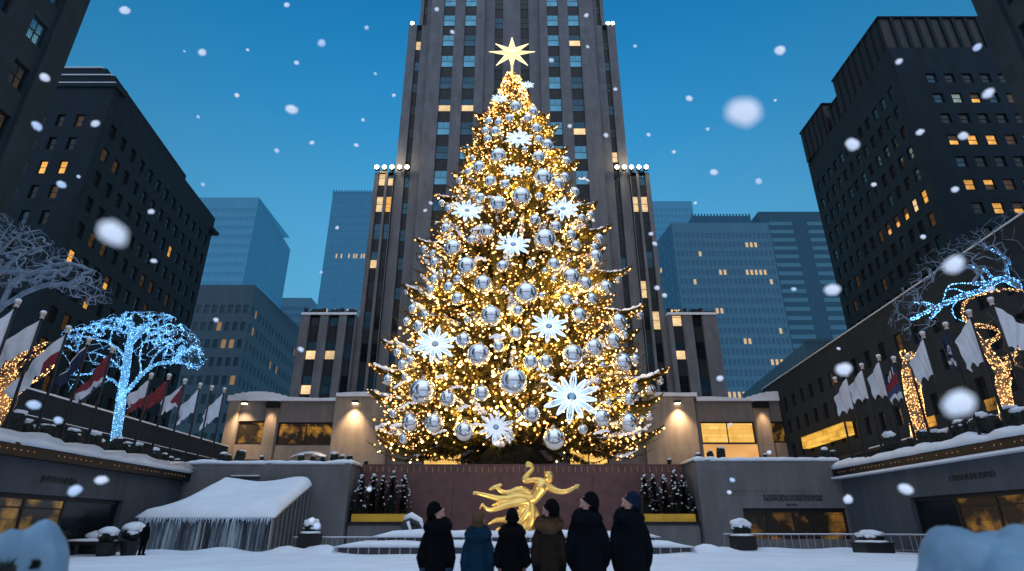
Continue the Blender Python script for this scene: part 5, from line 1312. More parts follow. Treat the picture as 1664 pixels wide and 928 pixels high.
# make labels that clash more telling: by nearest snowflake or neighbour order
_cl = {}
for o in list(col.objects):
    if o.name.startswith('ornament_ball'): _cl.setdefault(o['label'], []).append(o)
_on = ['first', 'second', 'third', 'fourth', 'fifth', 'sixth', 'seventh', 'eighth', 'ninth', 'tenth', 'eleventh', 'twelfth']
for lb, os_ in _cl.items():
    if len(os_) > 1:
        for k, o in enumerate(sorted(os_, key=lambda t: proj(t.location)[1])): o['label'] = lb + f', {_on[min(k, 11)]} from top'
# ------------------------------------------------------------------ snowflake ornaments and the star
M['ice'] = emit('ice_light', (.58, .78, 1.0), 1.0, sample=False); M['icebead'] = emit('ice_bead', (.95, 1.0, 1.05), 1.5); M['icehub'] = emit('ice_hub', (.16, .40, .70), .8)
M['iceglass'] = emit('ice_panel', (.30, .46, .66), .9)
def flake_meshes():
    arm = MB()
    def loop(L_, W_, tr):
        pts = [(W_*math.sin(math.pi*t)**.75*sg, 0, .16+(L_-.16)*t) for sg, rg in ((1, np.linspace(0, 1, 9)), (-1, np.linspace(1, 0, 9))) for t in rg]
        return pts
    out = []
    for L_, W_ in ((1.0, .090), (.84, .072)):
        a = MB(); a.tube(loop(L_, W_, 0), .034, 6, 0, False); a.tube([(0, -.01, .15), (0, -.01, L_*.86)], .02, 5, 0)
        a.quad((-W_*.6, .02, .3), (W_*.6, .02, .3), (W_*.8, .02, L_*.62), (-W_*.8, .02, L_*.62), 2)
        for k in range(9):
            t = (k+.5)/9; 
            for sg in (-1, 1): octa(a, (sg*W_*math.sin(math.pi*t)**.75, -.04, .16+(L_-.16)*t), .024, 1)
        out.append(a.mesh('arm', [M['ice'], M['icebead'], M['iceglass']], True))
    h = MB(); h.ell((0, -.03, 0), (.10, .06, .10), 12, 8); return out, h.mesh('hub', M['icehub'], True)
(armL, armS), hubm = flake_meshes()
M['icedim'] = mat('frosted_white', (.75, .76, .80), .35, var=.1, haze=(.55, .58, .66), hz=.55)
for i, (px, py, r_, lab) in enumerate(FLK):
    v = on_tree(px, py, 1.3); Rw = 1.08*r_*(v.y*CP+(v.z-CAMZ)*SP)/F
    b = thing('snowflake_ornament', lab, 'ornament', v, 'glowing snowflake ornaments on the tree'); b.scale = (Rw,)*3
    b.rotation_euler = (R(-18), R(8), math.atan2(-(v.x-TX)*.35, 30))
    hb = link('hub', hubm, b)
    for k in range(12):
        me = armL if k % 2 == 0 else armS
        a = link('arm', me, b); a.rotation_euler = (0, k*math.pi/6, 0)
        if i == 8:
            me2 = bpy.data.meshes.get('arm_dim%d' % (k % 2))
            if me2 is None:
                me2 = me.copy(); me2.name = 'arm_dim%d' % (k % 2); me2.materials[0] = M['icedim']; me2.materials[1] = M['ice']; me2.materials[2] = M['icedim']
            a.data = me2
M['star'] = emit('star_glow', (1.0, .70, .36), 1.1, sample=True); M['staredge'] = emit('star_edge', (1.0, .82, .48), 1.7)
c = P(832, 86, TY-.2); px_m = (P(833, 86, TY-.2)-c).length*1.0
star = thing('star', 'glowing golden eight pointed star topper above the decorated tree', 'star', c)
ptsr = [(90, 33), (36, 33), (4, 37), (-46, 36), (-90, 33), (226, 36), (176, 37), (144, 33)]
bd = MB(); eg = MB(); n = len(ptsr); S = px_m*1.02
for k in range(n):
    a, L_ = ptsr[k]; a1 = ptsr[(k+1) % n][0]; a0 = ptsr[k-1][0]
    def pt(an, l): return Vector((math.cos(R(an))*l*S, 0, math.sin(R(an))*l*S))
    def mid(x, y):
        d_ = (x-y) % 360; return y+d_/2
    m1, m0 = mid(a, a1), mid(a0, a); tip = pt(a, L_); i1, i0 = pt(m1, 11.5), pt(m0, 11.5); f = Vector((0, -5*S, 0)); bk = Vector((0, 5*S, 0))
    for s_, cc in ((1, f), (-1, bk)): 
        bd.tri(cc, i0, tip) if s_ < 0 else bd.tri(cc, tip, i0); bd.tri(cc, tip, i1) if s_ < 0 else bd.tri(cc, i1, tip)
    eg.tube([i0, tip], [.055, .04], 6); eg.tube([tip, i1], [.04, .055], 6); eg.tube([f*.98, tip], [.06, .03], 6)
stm = MB(); stm.tube([(0, 0, -11*S), (0, 0, -44*S)], [.16, .2], 8)
eg.build('edge_light', M['staredge'], star, True); bd.build('body', M['star'], star); stm.build('stem', M['star'], star, True)
point('star_light', c+Vector((0, -3, -1)), 260, (1, .75, .42), .5)
# ------------------------------------------------------------------ bare trees
def grow(limbs, targets, wig=.18, seed=0, sag=0.0, tipr=.012, expo=2.4, rmax=None, trunk_r=.3):
    """limbs: hand-laid polylines (first starts at the ground); targets: points that twigs grow out to"""
    q = random.Random(seed); nodes = []; par = []
    def nearest(p):
        A = np.array(nodes); d = ((A-np.array(p))**2).sum(1); return int(d.argmin()), math.sqrt(d.min())
    for li, L_ in enumerate(limbs):
        L_ = [Vector(p) for p in L_]; prev = -1
        if li: prev = nearest(L_[0])[0]
        out = []
        for i in range(len(L_)-1):
            k = max(2, int((L_[i+1]-L_[i]).length/.35))
            for j in range(k): out.append(L_[i].lerp(L_[i+1], j/k))
        out.append(L_[-1])
        # smooth
        for _ in range(2): out = [out[0]]+[(out[i-1]+out[i]*2+out[i+1])/4 for i in range(1, len(out)-1)]+[out[-1]]
        for i, p in enumerate(out):
            if li and i == 0: continue
            nodes.append(tuple(p+Vector((q.uniform(-1, 1), q.uniform(-1, 1), q.uniform(-1, 1)))*.02)); par.append(prev); prev = len(nodes)-1
    nl = len(nodes)
    root = Vector(limbs[0][-1])
    ts = sorted(targets, key=lambda t: (Vector(t)-root).length)
    for t in ts:
        k, d = nearest(t); a = Vector(nodes[k]); b = Vector(t); n = max(2, int(d/.4)); prev = k
        g_ = Vector(nodes[par[k]]) if par[k] >= 0 else a-Vector((0, 0, 1)); dirn = (a-g_).normalized()*d*.16
        c1 = a+dirn+Vector((q.uniform(-1, 1), q.uniform(-1, 1), q.uniform(-.5, 1)))*wig*d
        for j in range(1, n+1):
            u = j/n; p = a*(1-u)**2+c1*2*u*(1-u)+b*u*u; p.z -= sag*math.sin(math.pi*u)*d
            nodes.append(tuple(p)); par.append(prev); prev = len(nodes)-1
    ch = [[] for _ in nodes]
    for i, p in enumerate(par):
        if p >= 0: ch[p].append(i)
    rad = [0]*len(nodes)
    for i in range(len(nodes)-1, -1, -1):
        rad[i] = tipr if not ch[i] else sum(rad[c]**expo for c in ch[i])**(1/expo)
    r0_ = max(rad[0], tipr*1.5)
    rad = [tipr+(trunk_r-tipr)*max(0, (r_-tipr)/(r0_-tipr)) for r_ in rad]
    chains = []; start = [(0, -1)]
    while start:
        i, p = start.pop(); c = [p, i] if p >= 0 else [i]
        while ch[i]:
            b = max(ch[i], key=lambda k: rad[k]); start += [(k, i) for k in ch[i] if k != b]; c.append(b); i = b
        chains.append(c)
    return [Vector(n) for n in nodes], par, rad, chains, nl
def tree_mesh(nodes, rad, chains, lo=0, hi=99, n=6, grow_=1.0):
    mb = MB()
    for c in chains:
        rr = [min(rad[k], rad[c[1]]) if j == 0 and len(c) > 1 else rad[k] for j, k in enumerate(c)]
        if max(rr) < lo or max(rr) >= hi: continue
        mb.tube([nodes[k] for k in c], [x*grow_ for x in rr], n if max(rr) > .05 else 4)
    return mb
def wrap(nodes, par, rad, rmin, step, seed=0, mult=1.0, keep=None, nmax=None):
    q = random.Random(seed); out = []
    for i, p in enumerate(par):
        if p < 0 or rad[i] < rmin or (nmax and i >= nmax): continue
        a, b = nodes[p], nodes[i]; d = b-a; L_ = d.length
        if L_ < 1e-4: continue
        if keep and not keep(b): continue
        t = d/L_; s = t.cross(Vector((0, 1, .2))).normalized(); u = s.cross(t)
        m = max(1, int(L_/step*max(1, rad[i]/.06)*mult)) if q.random() < L_/step*mult*1.5 else 0
        for k in range(m):
            an = q.uniform(0, 6.283); c = a.lerp(b, q.random())+(s*math.cos(an)+u*math.sin(an))*(rad[i]+.02); out.append(tuple(c))
    return out
M['bluebulb'] = emit('blue_bulb', (.14, .72, 1.7), 2.4, sample=True); M['bluebulb2'] = emit('pale_blue_bulb', (.42, 1.1, 1.9), 2.4, sample=True)
M['warmbulb2'] = emit('amber_bulb', (2.6, 1.25, .36), 1.2, sample=True); M['warmbulb3'] = emit('pale_amber_bulb', (3.2, 1.9, .8), 1.2, sample=True)
M['frostblueglow'] = mat('painted_blue_glow_twig', (.25, .32, .42), .8, var=.3, scale=2, haze=(.07, .30, .66), hz=.55)  # blue light from the bulbs painted on the twigs as emission
M['frost'] = mat('frosted_twig', (.20, .26, .34), .8, var=.3, scale=2); M['barkblueglow'] = mat('painted_blue_glow_bark', (.20, .26, .32), .8, var=.3, scale=3, haze=(.08, .36, .75), hz=.35); M['barkwarm'] = mat('warm_lit_bark', (.16, .11, .07), .8, var=.3, scale=3)  # barkblue: blue glow painted into the bark as emission
def blob_targets(poly, Y, dy, n, seed):
    """random points whose outline (seen from the plaza) fills a polygon of picture corners at distance Y"""
    q = random.Random(seed); xs_ = [p[0] for p in poly]; ys_ = [p[1] for p in poly]; out = []
    while len(out) < n:
        x, y = q.uniform(min(xs_), max(xs_)), q.uniform(min(ys_), max(ys_)); ins = False; j = len(poly)-1
        for i in range(len(poly)):
            if (poly[i][1] > y) != (poly[j][1] > y) and x < (poly[j][0]-poly[i][0])*(y-poly[i][1])/(poly[j][1]-poly[i][1])+poly[i][0]: ins = not ins
            j = i
        if ins: out.append(tuple(P(x, y, Y+q.uniform(-dy, dy))))
    return out
def limbs_of(L_, Y, seed, jit=.8):
    q = random.Random(seed); res = []
    for i, l in enumerate(L_):
        sl = q.uniform(-jit, jit) if i else 0
        res.append([P(x, y, Y+sl*k*.5) for k, (x, y) in enumerate(l)])
    return res
# blue tree
YB = 45
LB = [[(183, 775), (187, 720), (194, 670), (199, 632), (204, 605), (208, 575), (212, 545), (216, 520)],
      [(199, 640), (207, 636), (233, 605), (258, 589), (291, 588), (325, 599)], [(199, 634), (181, 615), (155, 607), (129, 609), (96, 610)], [(208, 585), (194, 567), (174, 555), (142, 547), (108, 545)],
      [(203, 607), (190, 592), (176, 580), (150, 572)], [(201, 667), (220, 657), (252, 649)], [(240, 600), (252, 575), (272, 560), (296, 552)], [(209, 560), (225, 545), (240, 528), (262, 518)], [(181, 614), (160, 628), (140, 640), (128, 648)], [(230, 608), (226, 580), (232, 558)], [(275, 588), (300, 572), (320, 566)]]
nb = grow(limbs_of(LB, YB, 2, .5), blob_targets([(84, 566), (104, 535), (165, 516), (215, 504), (285, 509), (322, 548), (337, 572), (334, 606), (300, 600), (255, 575), (225, 545), (170, 545), (130, 555), (100, 575)], YB, 2.6, 520, 5) + blob_targets([(108, 600), (120, 540), (210, 515), (300, 530), (330, 600), (270, 600), (235, 590), (215, 580), (190, 600), (150, 612)], YB, 2.4, 190, 55) + blob_targets([(95, 600), (130, 600), (140, 640), (110, 640)], YB, 1, 22, 6), seed=4, wig=.10, tipr=.013, trunk_r=.31, expo=2.2)
t = thing('bare_tree', 'bare spreading tree wrapped in bright blue lights behind the left flags', 'tree', P(183, 775, YB)); m_ = tree_mesh(nb[0], nb[2], nb[3], lo=.05); wpart('trunk', m_, M['barkblueglow'], t, True); m_ = tree_mesh(nb[0], nb[2], nb[3], hi=.05); tag(wpart('twigs', m_, M['frostblueglow'], t), kind='stuff')
bb = wrap(nb[0], nb[1], nb[2], .030, .055, 1, 1.1)+wrap(nb[0], nb[1], nb[2], .0125, .40, 2, .8)
light_string('light_string', 'bright blue string lights wound on the bare tree behind the left flags', bb, .026, [M['bluebulb'], M['bluebulb2'], M['bluebulb2']], P(183, 775, YB))
# warm tree at far left
YW = 38
LW = [[(-12, 770), (0, 700), (5, 650), (12, 615), (18, 590)], [(2, 660), (30, 632), (60, 618), (84, 598), (98, 570)], [(14, 612), (40, 590), (55, 575), (90, 567), (135, 572)], [(5, 645), (-10, 620), (-20, 600)], [(15, 605), (25, 585), (8, 570), (-15, 562)], [(40, 628), (28, 612), (24, 596)], [(18, 590), (40, 572), (70, 560), (85, 556)], [(0, 690), (28, 660), (30, 640)]]
nw = grow(limbs_of(LW, YW, 3, .3), blob_targets([(-30, 600), (-20, 555), (80, 552), (100, 575), (60, 620), (0, 640)], YW, 1.2, 40, 7), seed=6, tipr=.02, trunk_r=.5)
t = thing('bare_tree', 'gnarled bare tree wrapped in amber lights at the far left edge', 'tree', P(-12, 770, YW)); wpart('trunk', tree_mesh(nw[0], nw[2], nw[3]), M['barkwarm'], t, True)
light_string('light_string', 'amber string lights wound on the gnarled tree at the far left edge', wrap(nw[0], nw[1], nw[2], .03, .075, 3, 1.3), .036, [M['warmbulb2'], M['warmbulb3']], P(-12, 770, YW))
# big unlit snowy tree, upper left
YU = 33
LU = [[(-190, 800), (-150, 700), (-100, 600), (-40, 530), (0, 500), (50, 470), (100, 458)], [(0, 500), (20, 455), (60, 440), (110, 425), (150, 440)], [(50, 470), (90, 460), (130, 470), (165, 492)], [(-60, 550), (-40, 480), (0, 440), (40, 410), (90, 395)], [(-40, 480), (-10, 420), (30, 380), (70, 372)], [(0, 440), (40, 445), (90, 440)], [(-20, 440), (0, 390), (20, 360)]]
nu = grow(limbs_of(LU, YU, 8, .5), blob_targets([(-40, 345), (10, 345), (60, 370), (110, 405), (140, 425), (175, 455), (190, 492), (140, 500), (90, 470), (20, 470), (-40, 470)], YU, 2.2, 900, 9), seed=10, wig=.07, tipr=.011, trunk_r=.34, sag=.03, expo=2.1)
t = thing('bare_tree', 'large unlit bare tree with frosted snowy branches at the left edge above the flags', 'tree', P(-190, 800, YU)); wpart('trunk', tree_mesh(nu[0], nu[2], nu[3], lo=.05), M['frost'], t, True); tag(wpart('twigs', tree_mesh(nu[0], nu[2], nu[3], hi=.05), M['frost'], t), kind='stuff')
# right: frosted tree crown with blue limbs
YR = 40
LR = [[(1800, 790), (1780, 700), (1750, 600), (1710, 520), (1690, 480)], [(1710, 520), (1670, 470), (1630, 450), (1600, 470), (1560, 482), (1520, 500), (1478, 520)], [(1630, 450), (1600, 462), (1570, 460), (1540, 462), (1532, 490)], [(1670, 470), (1640, 420), (1600, 400), (1560, 395)], [(1690, 480), (1660, 430), (1650, 405), (1664, 400)], [(1690, 480), (1700, 420), (1680, 360), (1640, 340)], [(1600, 455), (1590, 440), (1575, 430)], [(1560, 482), (1545, 500), (1550, 520), (1570, 522)], [(1520, 500), (1505, 490), (1492, 494), (1482, 490)], [(1500, 510), (1490, 520), (1480, 516)], [(1640, 452), (1632, 436), (1645, 424), (1656, 414)], [(1615, 458), (1606, 442), (1596, 436)], [(1570, 478), (1556, 468), (1540, 470)], [(1535, 494), (1520, 508), (1512, 518)]]
nr_ = grow(limbs_of(LR, YR, 12, .4), blob_targets([(1500, 410), (1560, 380), (1620, 350), (1670, 320), (1700, 420), (1670, 480), (1600, 450), (1540, 440), (1480, 500), (1440, 540), (1450, 490)], YR, 2, 620, 13)+blob_targets([(1455, 500), (1500, 480), (1530, 520), (1500, 560), (1450, 545)], YR, 1, 90, 14), seed=15, wig=.07, tipr=.011, trunk_r=.34, sag=.03, expo=2.1)
t = thing('bare_tree', 'frosted bare tree crown with some blue lit limbs at the right edge', 'tree', P(1800, 790, YR)); wpart('trunk', tree_mesh(nr_[0], nr_[2], nr_[3], lo=.05), M['frost'], t, True); tag(wpart('twigs', tree_mesh(nr_[0], nr_[2], nr_[3], hi=.05), M['frost'], t), kind='stuff')
def keepb(v):
    x, y, f = proj(v); return y > 400+max(0, (1600-x))*.35 and x > 1470
light_string('light_string', 'blue string lights on the limbs of the frosted tree at the right edge', wrap(nr_[0], nr_[1], nr_[2], .0, .07, 5, 1.3, keepb, nr_[4]), .037, [M['bluebulb'], M['bluebulb2']], P(1800, 790, YR))
# right: warm trees
YQ = 37
LQ = [[(1648, 760), (1642, 705), (1634, 660), (1628, 620), (1640, 585), (1660, 560)], [(1630, 615), (1612, 590), (1592, 585), (1566, 588)], [(1628, 605), (1605, 570), (1585, 545), (1566, 520), (1560, 498), (1580, 482), (1610, 473), (1645, 470), (1680, 475)], [(1600, 560), (1620, 550), (1640, 530), (1664, 525)], [(1640, 585), (1664, 600), (1680, 605)], [(1575, 530), (1600, 528), (1630, 540), (1655, 570)]]
nq = grow(limbs_of(LQ, YQ, 16, .2), blob_targets([(1570, 570), (1600, 500), (1660, 500), (1680, 600), (1630, 600)], YQ, 1, 26, 17), seed=18, tipr=.02, trunk_r=.38)
t = thing('bare_tree', 'curling bare tree wrapped in amber lights among the right flags', 'tree', P(1648, 760, YQ)); wpart('trunk', tree_mesh(nq[0], nq[2], nq[3]), M['barkwarm'], t, True)
light_string('light_string', 'amber string lights on the curling tree among the right flags', wrap(nq[0], nq[1], nq[2], .03, .062, 7, 1.4), .034, [M['warmbulb2'], M['warmbulb3']], P(1648, 760, YQ))
YP = 46
LP_ = [[(1499, 770), (1494, 700), (1486, 650), (1478, 600), (1470, 572)], [(1478, 600), (1468, 585), (1462, 575)], [(1478, 598), (1488, 580), (1497, 572)], [(1472, 590), (1480, 577), (1484, 570)]]
np_ = grow(limbs_of(LP_, YP, 19, .1), blob_targets([(1458, 580), (1466, 568), (1500, 570), (1495, 590)], YP, .6, 16, 20), seed=21, tipr=.03, trunk_r=.55, expo=3.2)
t = thing('bare_tree', 'short thick trunk densely wrapped in amber lights behind the middle right flags', 'tree', P(1499, 770, YP)); wpart('trunk', tree_mesh(np_[0], np_[2], np_[3]), M['barkwarm'], t, True)
light_string('light_string', 'amber string lights packed on the short trunk behind the middle right flags', wrap(np_[0], np_[1], np_[2], .03, .06, 9, 1.2), .04, [M['warmbulb2'], M['warmbulb3']], P(1499, 770, YP))
for px, py, Y_, c_, pw in ((195, 640, 44, (.25, .6, 1), 260), (170, 560, 43.5, (.25, .6, 1), 160), (270, 570, 43.5, (.25, .6, 1), 160), (10, 640, 37, (1, .6, .25), 160), (1635, 640, 36, (1, .6, .25), 160), (1485, 640, 45, (1, .6, .25), 130)):
    point('string_glow', P(px, py, Y_), pw*.5, c_, .5)
# ------------------------------------------------------------------ flag poles and flags
M['flagwhite'] = mat('flag_white', (.62, .60, .62), .8, var=.08, scale=2); M['flagred'] = mat('flag_red', (.20, .022, .03), .8, var=.15); M['flagnavy'] = mat('flag_navy', (.015, .022, .055), .8, var=.2); M['flagblue'] = mat('flag_blue', (.035, .055, .12), .8, var=.15)
M['ballcap'] = mat('pole_finial', (.55, .45, .38), .4, metal=.4, var=.1)
MATS_F = [M['flagwhite'], M['flagred'], M['flagnavy'], M['flagblue']]
def flag_mesh(h, L_, droop, fold, seed, pat, sgn=-1):
    """cloth fixed along the pole (hoist, length h), flying to one side and hanging down"""
    nu_, nv_ = 26, 16; mb = MB(); ph = seed*1.7
    for j in range(nv_+1):
        v = j/nv_
        for i in range(nu_+1):
            u = i/nu_
            # towards the fly the cloth gathers: lower edge lifts, top edge drops
            x = sgn*L_*.84*u**.92*(1-.14*v*math.sin(u*2.5)); z = -L_*droop*1.45*u**1.1-v*h*(1-.42*u)+(.13*math.sin(u*12+ph)+.08*math.sin(u*23+ph*2))*v**1.5*min(1, u*3)
            y = fold*(math.sin(u*8+ph+v*1.6)*.55+.35*math.sin(u*16+v*2.4+ph))*u**.6+.10*math.sin(v*5+ph)*u; x += .07*math.sin(v*7+u*6+ph)*u
            mb.v.append((x, y, z))
    q_ = nu_+1
    for j in range(nv_):
        for i in range(nu_):
            mb.f.append((j*q_+i, j*q_+i+1, (j+1)*q_+i+1, (j+1)*q_+i)); mb.m.append(pat((i+.5)/nu_, (j+.5)/nv_))
    return mb
W_ = lambda u, v: 0
PATS = {'white': W_, 'whitered': lambda u, v: 1 if (u < .30 and v > .55) else 0, 'navy': lambda u, v: 2 if v > .22+.35*u else (0 if v < .1 else 2), 'redtri': lambda u, v: 1 if v < .78-.35*u else (0 if v < .95-.2*u else 2), 'halfred': lambda u, v: 0 if v < .62 else 1,
        'red': lambda u, v: 1, 'redcorner': lambda u, v: 1 if abs(v-.5) < .5*(1-u/.55) else 0, 'tricolor': lambda u, v: (2 if (u*8 % 2 < 1.2) else 0) if v < .22 else 1 if v < .55 else 3 if v < .8 else 0,
        'emblem': lambda u, v: 0 if ((u-.45)**2/.05+(v-.45)**2/.03 < 1 and (u-.45)**2/.05+(v-.45)**2/.03 > .45) or abs(v-.82) < .04 else 2}
FG = 'flag poles on the plaza terraces'
def pole(px, py, bx, by, X, ln, pat, L_, h, droop, lab, sgn=-1, side='left'):
    """top at picture corner (px,py), foot near (bx,by), on the line X of the terrace edge"""
    b = PX(bx, by, X); t = P(px, py, b.y); zt = t.z; z0 = 5.45
    r = thing('flagpole', f'dark flagpole with pale ball top, {lab}', 'flagpole', (b.x, b.y, z0), FG)
    mb = MB(); mb.tube([(0, 0, 0), (0, 0, zt-z0-.12)], [.085, .06], 8); mb.build('pole', M['black'], r, True)
    mb = MB(); mb.ell((0, 0, zt-z0), (.15, .15, .14), 12, 8); mb.lathe((0, 0, 0), [(.1, zt-z0-.28), (.12, zt-z0-.2), (.08, zt-z0-.12)], 10); mb.build('finial', M['ballcap'], r, True)
    mb = MB(); mb.ell((0, 0, zt-z0+.09), (.155, .155, .10), 12, 8); mb.build('snow', M['snow'], r, True)
    if pat:
        f = flag_mesh(h*.86, L_*.74, droop, .26, px*.01, PATS[pat], sgn)
        names = {'white': 'plain white flag', 'whitered': 'white and dark red flag', 'navy': 'dark navy flag with pale edge', 'redtri': 'red, white and blue flag', 'halfred': 'white over red flag', 'red': 'plain red flag', 'redcorner': 'white flag with a red triangle', 'tricolor': 'striped multicolour flag', 'emblem': 'narrow navy flag with a pale emblem'}
        o = f.build('flag', MATS_F, None, True, (b.x+sgn*.07, b.y, zt-.35)); tag(o, f'{names[pat]} on the {lab}', 'flag', 'flags on the plaza flagpoles')
XL = -25.6
for a in ((19.7, 491, -42, 690, 'white', 3.2, 3.0, .75, 'leftmost pole, cut off by the left edge'), (63.7, 510, 4, 707, 'white', 3.6, 2.0, .55, 'second pole from the left'), (106, 534, 53, 718.6, 'whitered', 3.6, 2.0, .75, 'third pole from the left, before amber lights'),
          (139.6, 553, 93, 726.6, 'navy', 1.8, 1.6, 1.0, 'fourth pole from the left'), (175.3, 566.7, 137, 732, 'redtri', 2.2, 2.3, 1.0, 'fifth pole from the left, before the blue trunk'),
          (241, 610, 211.7, 749, 'halfred', 1.9, 2.2, .6, 'sixth pole from the left, right of the blue trunk'), (268, 611, 241, 755, 'red', 2.3, 1.6, .65, 'seventh pole from the left'), (294.5, 619, 270, 757, 'redcorner', 2.3, 1.9, .55, 'eighth pole from the left'),
          (318.7, 625.8, 297, 760, 'white', 2.0, 2.2, .85, 'ninth pole from the left'), (336.5, 629.7, 316.7, 763, None, 0, 0, 0, 'tenth pole from the left, flagless'), (357, 633, 338.7, 766, 'white', 2.3, 2.4, .8, 'eleventh pole, nearest the pavilion on the left')):
    pole(a[0], a[1], a[2], a[3], XL, 0, a[4], a[5], a[6], a[7], a[8])
XR_ = 25.7
for a in ((1360, 616, 1387, 752, None, 0, 0, 0, 'leftmost of the right poles, flagless'), (1381, 607, 1408, 748, 'white', 2.0, 2.7, .7, 'second of the right poles from the left'), (1405, 594, 1436, 742, 'white', 1.9, 2.4, .6, 'third of the right poles from the left'), (1432, 580, 1468, 738, 'white', 1.6, 2.8, .7, 'fourth of the right poles from the left'),
          (1458, 583, 1492, 733, 'tricolor', 1.5, 2.7, .8, 'fifth of the right poles, before the amber trunk'), (1476, 580, 1516, 727, None, 0, 0, 0, 'sixth of the right poles, flagless'), (1503, 543, 1551, 721, 'white', 1.9, 2.6, .8, 'seventh of the right poles'), (1540, 528, 1593, 710, 'emblem', .75, 2.9, .9, 'eighth of the right poles'),
          (1575, 508, 1639, 704, 'white', 2.0, 2.9, .75, 'ninth of the right poles'), (1616, 488, 1680, 690, 'white', 2.4, 2.6, .45, 'rightmost pole by the right edge')):
    pole(a[0], a[1], a[2], a[3], XR_, 0, a[4], a[5], a[6], a[7], a[8], 1 if a[0] == 1616 else -1, 'right')
# ------------------------------------------------------------------ clipped shrubs on the terrace edges
SHR = []
for s_ in range(4):
    lf = MB(); lf.ell((0, 0, .42), (.40, .36, .46), 14, 10, jit=.22, seed=s_*3); qq = random.Random(s_)
    for k in range(110):
        a, b = qq.uniform(0, 6.28), qq.uniform(-.8, 1); c = Vector((math.cos(a)*.38*math.sqrt(1-b*b), math.sin(a)*.36*math.sqrt(1-b*b), .42+b*.44)); d = Vector((qq.uniform(-1, 1), qq.uniform(-1, 1), qq.uniform(-.3, 1))).normalized()*.12; w_ = d.cross(Vector((qq.random(), qq.random(), 1))).normalized()*.03; lf.tri(c-w_, c+w_, c+d)
    sn = MB(); sn.ell((.03, .08, .86), (.30, .28, .07+.03*s_), 12, 7, jit=.25, seed=s_+5); sn.ell((-.2, -.05, .66), (.12, .12, .06), 8, 6)
    SHR.append((lf.mesh('leaves', M['leafdark']), sn.mesh('snow', M['snow'], True)))
def shrub(loc, s, k, label, group):
    r = thing('round_shrub', label, 'shrub', loc, group); r.scale = (s, s, s*rnd.uniform(.85, 1.15)); r.rotation_euler = (rnd.uniform(-.2, .2), rnd.uniform(-.2, .2), rnd.uniform(0, 6))
    link('leaves', SHR[k % 4][0], r); link('snow', SHR[k % 4][1], r)
i = 0
for px, py, s in ((20, 712, 1.25), (42, 716, 1.1), (62, 705, .8), (75, 722, 1.2), (118, 732, 1.3), (150, 736, 1.15), (163, 738, .8), (190, 745, 1.1), (205, 748, .95), (222, 751, 1.2), (252, 756, 1.0), (266, 759, .75), (278, 760, .8), (290, 763, .7)):
    p = PX(px, py, -26.25); i += 1
    shrub((p.x-.2, p.y, 5.95), s, i, 'dark round snow dusted shrub between the flagpoles on the left terrace edge', 'round shrubs on the left terrace edge')
for px, py, s in ((1450, 735, 1.4), (1478, 735, .9), (1500, 732, 1.1), (1520, 727, .95), (1534, 725, .9), (1552, 722, .8), (1565, 718, 1.1), (1580, 716, 1.0), (1598, 712, 1.3), (1615, 708, 1.3), (1650, 700, 1.4), (1664, 697, 1.2)):
    p = PX(px, py, 26.25); i += 1
    shrub((p.x+.2, p.y, 6.2), s, i, 'dark round snow dusted shrub between the flagpoles on the right terrace edge', 'round shrubs on the right terrace edge')
for px, s in ((360, .9), (372, .6), (388, 1.1), (425, .5), (489, .7), (508, .55), (523, .5), (543, .9), (556, .6), (567, .7), (594, .5)):
    p = P(px, 752, 48.9 if px < 583 else 52.0); i += 1
    shrub((p.x, p.y, 6.42 if px < 583 else 6.5), s, i, 'small dark snow dusted shrub along the top of the left grey wall', 'small shrubs on the left grey wall')
for px, s in ((1087, .55), (1136, .6), (1156, .7), (1173, 1.0), (1245, .45), (1342, .9), (1358, .7)):
    p = P(px, 748, 49.0 if px > 1118 else 52.0); i += 1
    shrub((p.x, p.y, 6.66 if px > 1118 else 6.5), s, i, 'small dark snow dusted shrub along the top of the right grey wall', 'small shrubs on the right grey wall')
# ------------------------------------------------------------------ people
M['skin'] = mat('skin', (.50, .27, .21), .55, var=.08, scale=8); M['eye'] = mat('eye_dark', (.02, .015, .012), .3, var=.1); M['lips'] = mat('lips', (.36, .13, .11), .5, var=.1)
def coat_mat(n, c): return mat(n, c, .95, var=.25, scale=9, bump=.35, spec=.08)
CM = {'black': coat_mat('black_wool', (.0025, .0025, .0035)), 'navy': coat_mat('navy_black_wool', (.0025, .0035, .006)), 'blue': coat_mat('blue_parka', (.005, .022, .042)), 'brown': coat_mat('dark_brown_wool', (.017, .012, .009)), 'jeans': coat_mat('blue_jeans', (.02, .04, .085)), 'dark': coat_mat('dark_trousers', (.003, .003, .004)),
      'fur': coat_mat('brown_fur', (.085, .048, .026)), 'hair': coat_mat('light_brown_hair', (.10, .055, .028)), 'beanieblue': coat_mat('blue_black_knit', (.006, .012, .028)), 'bootleather': coat_mat('boot_leather', (.006, .006, .006))}
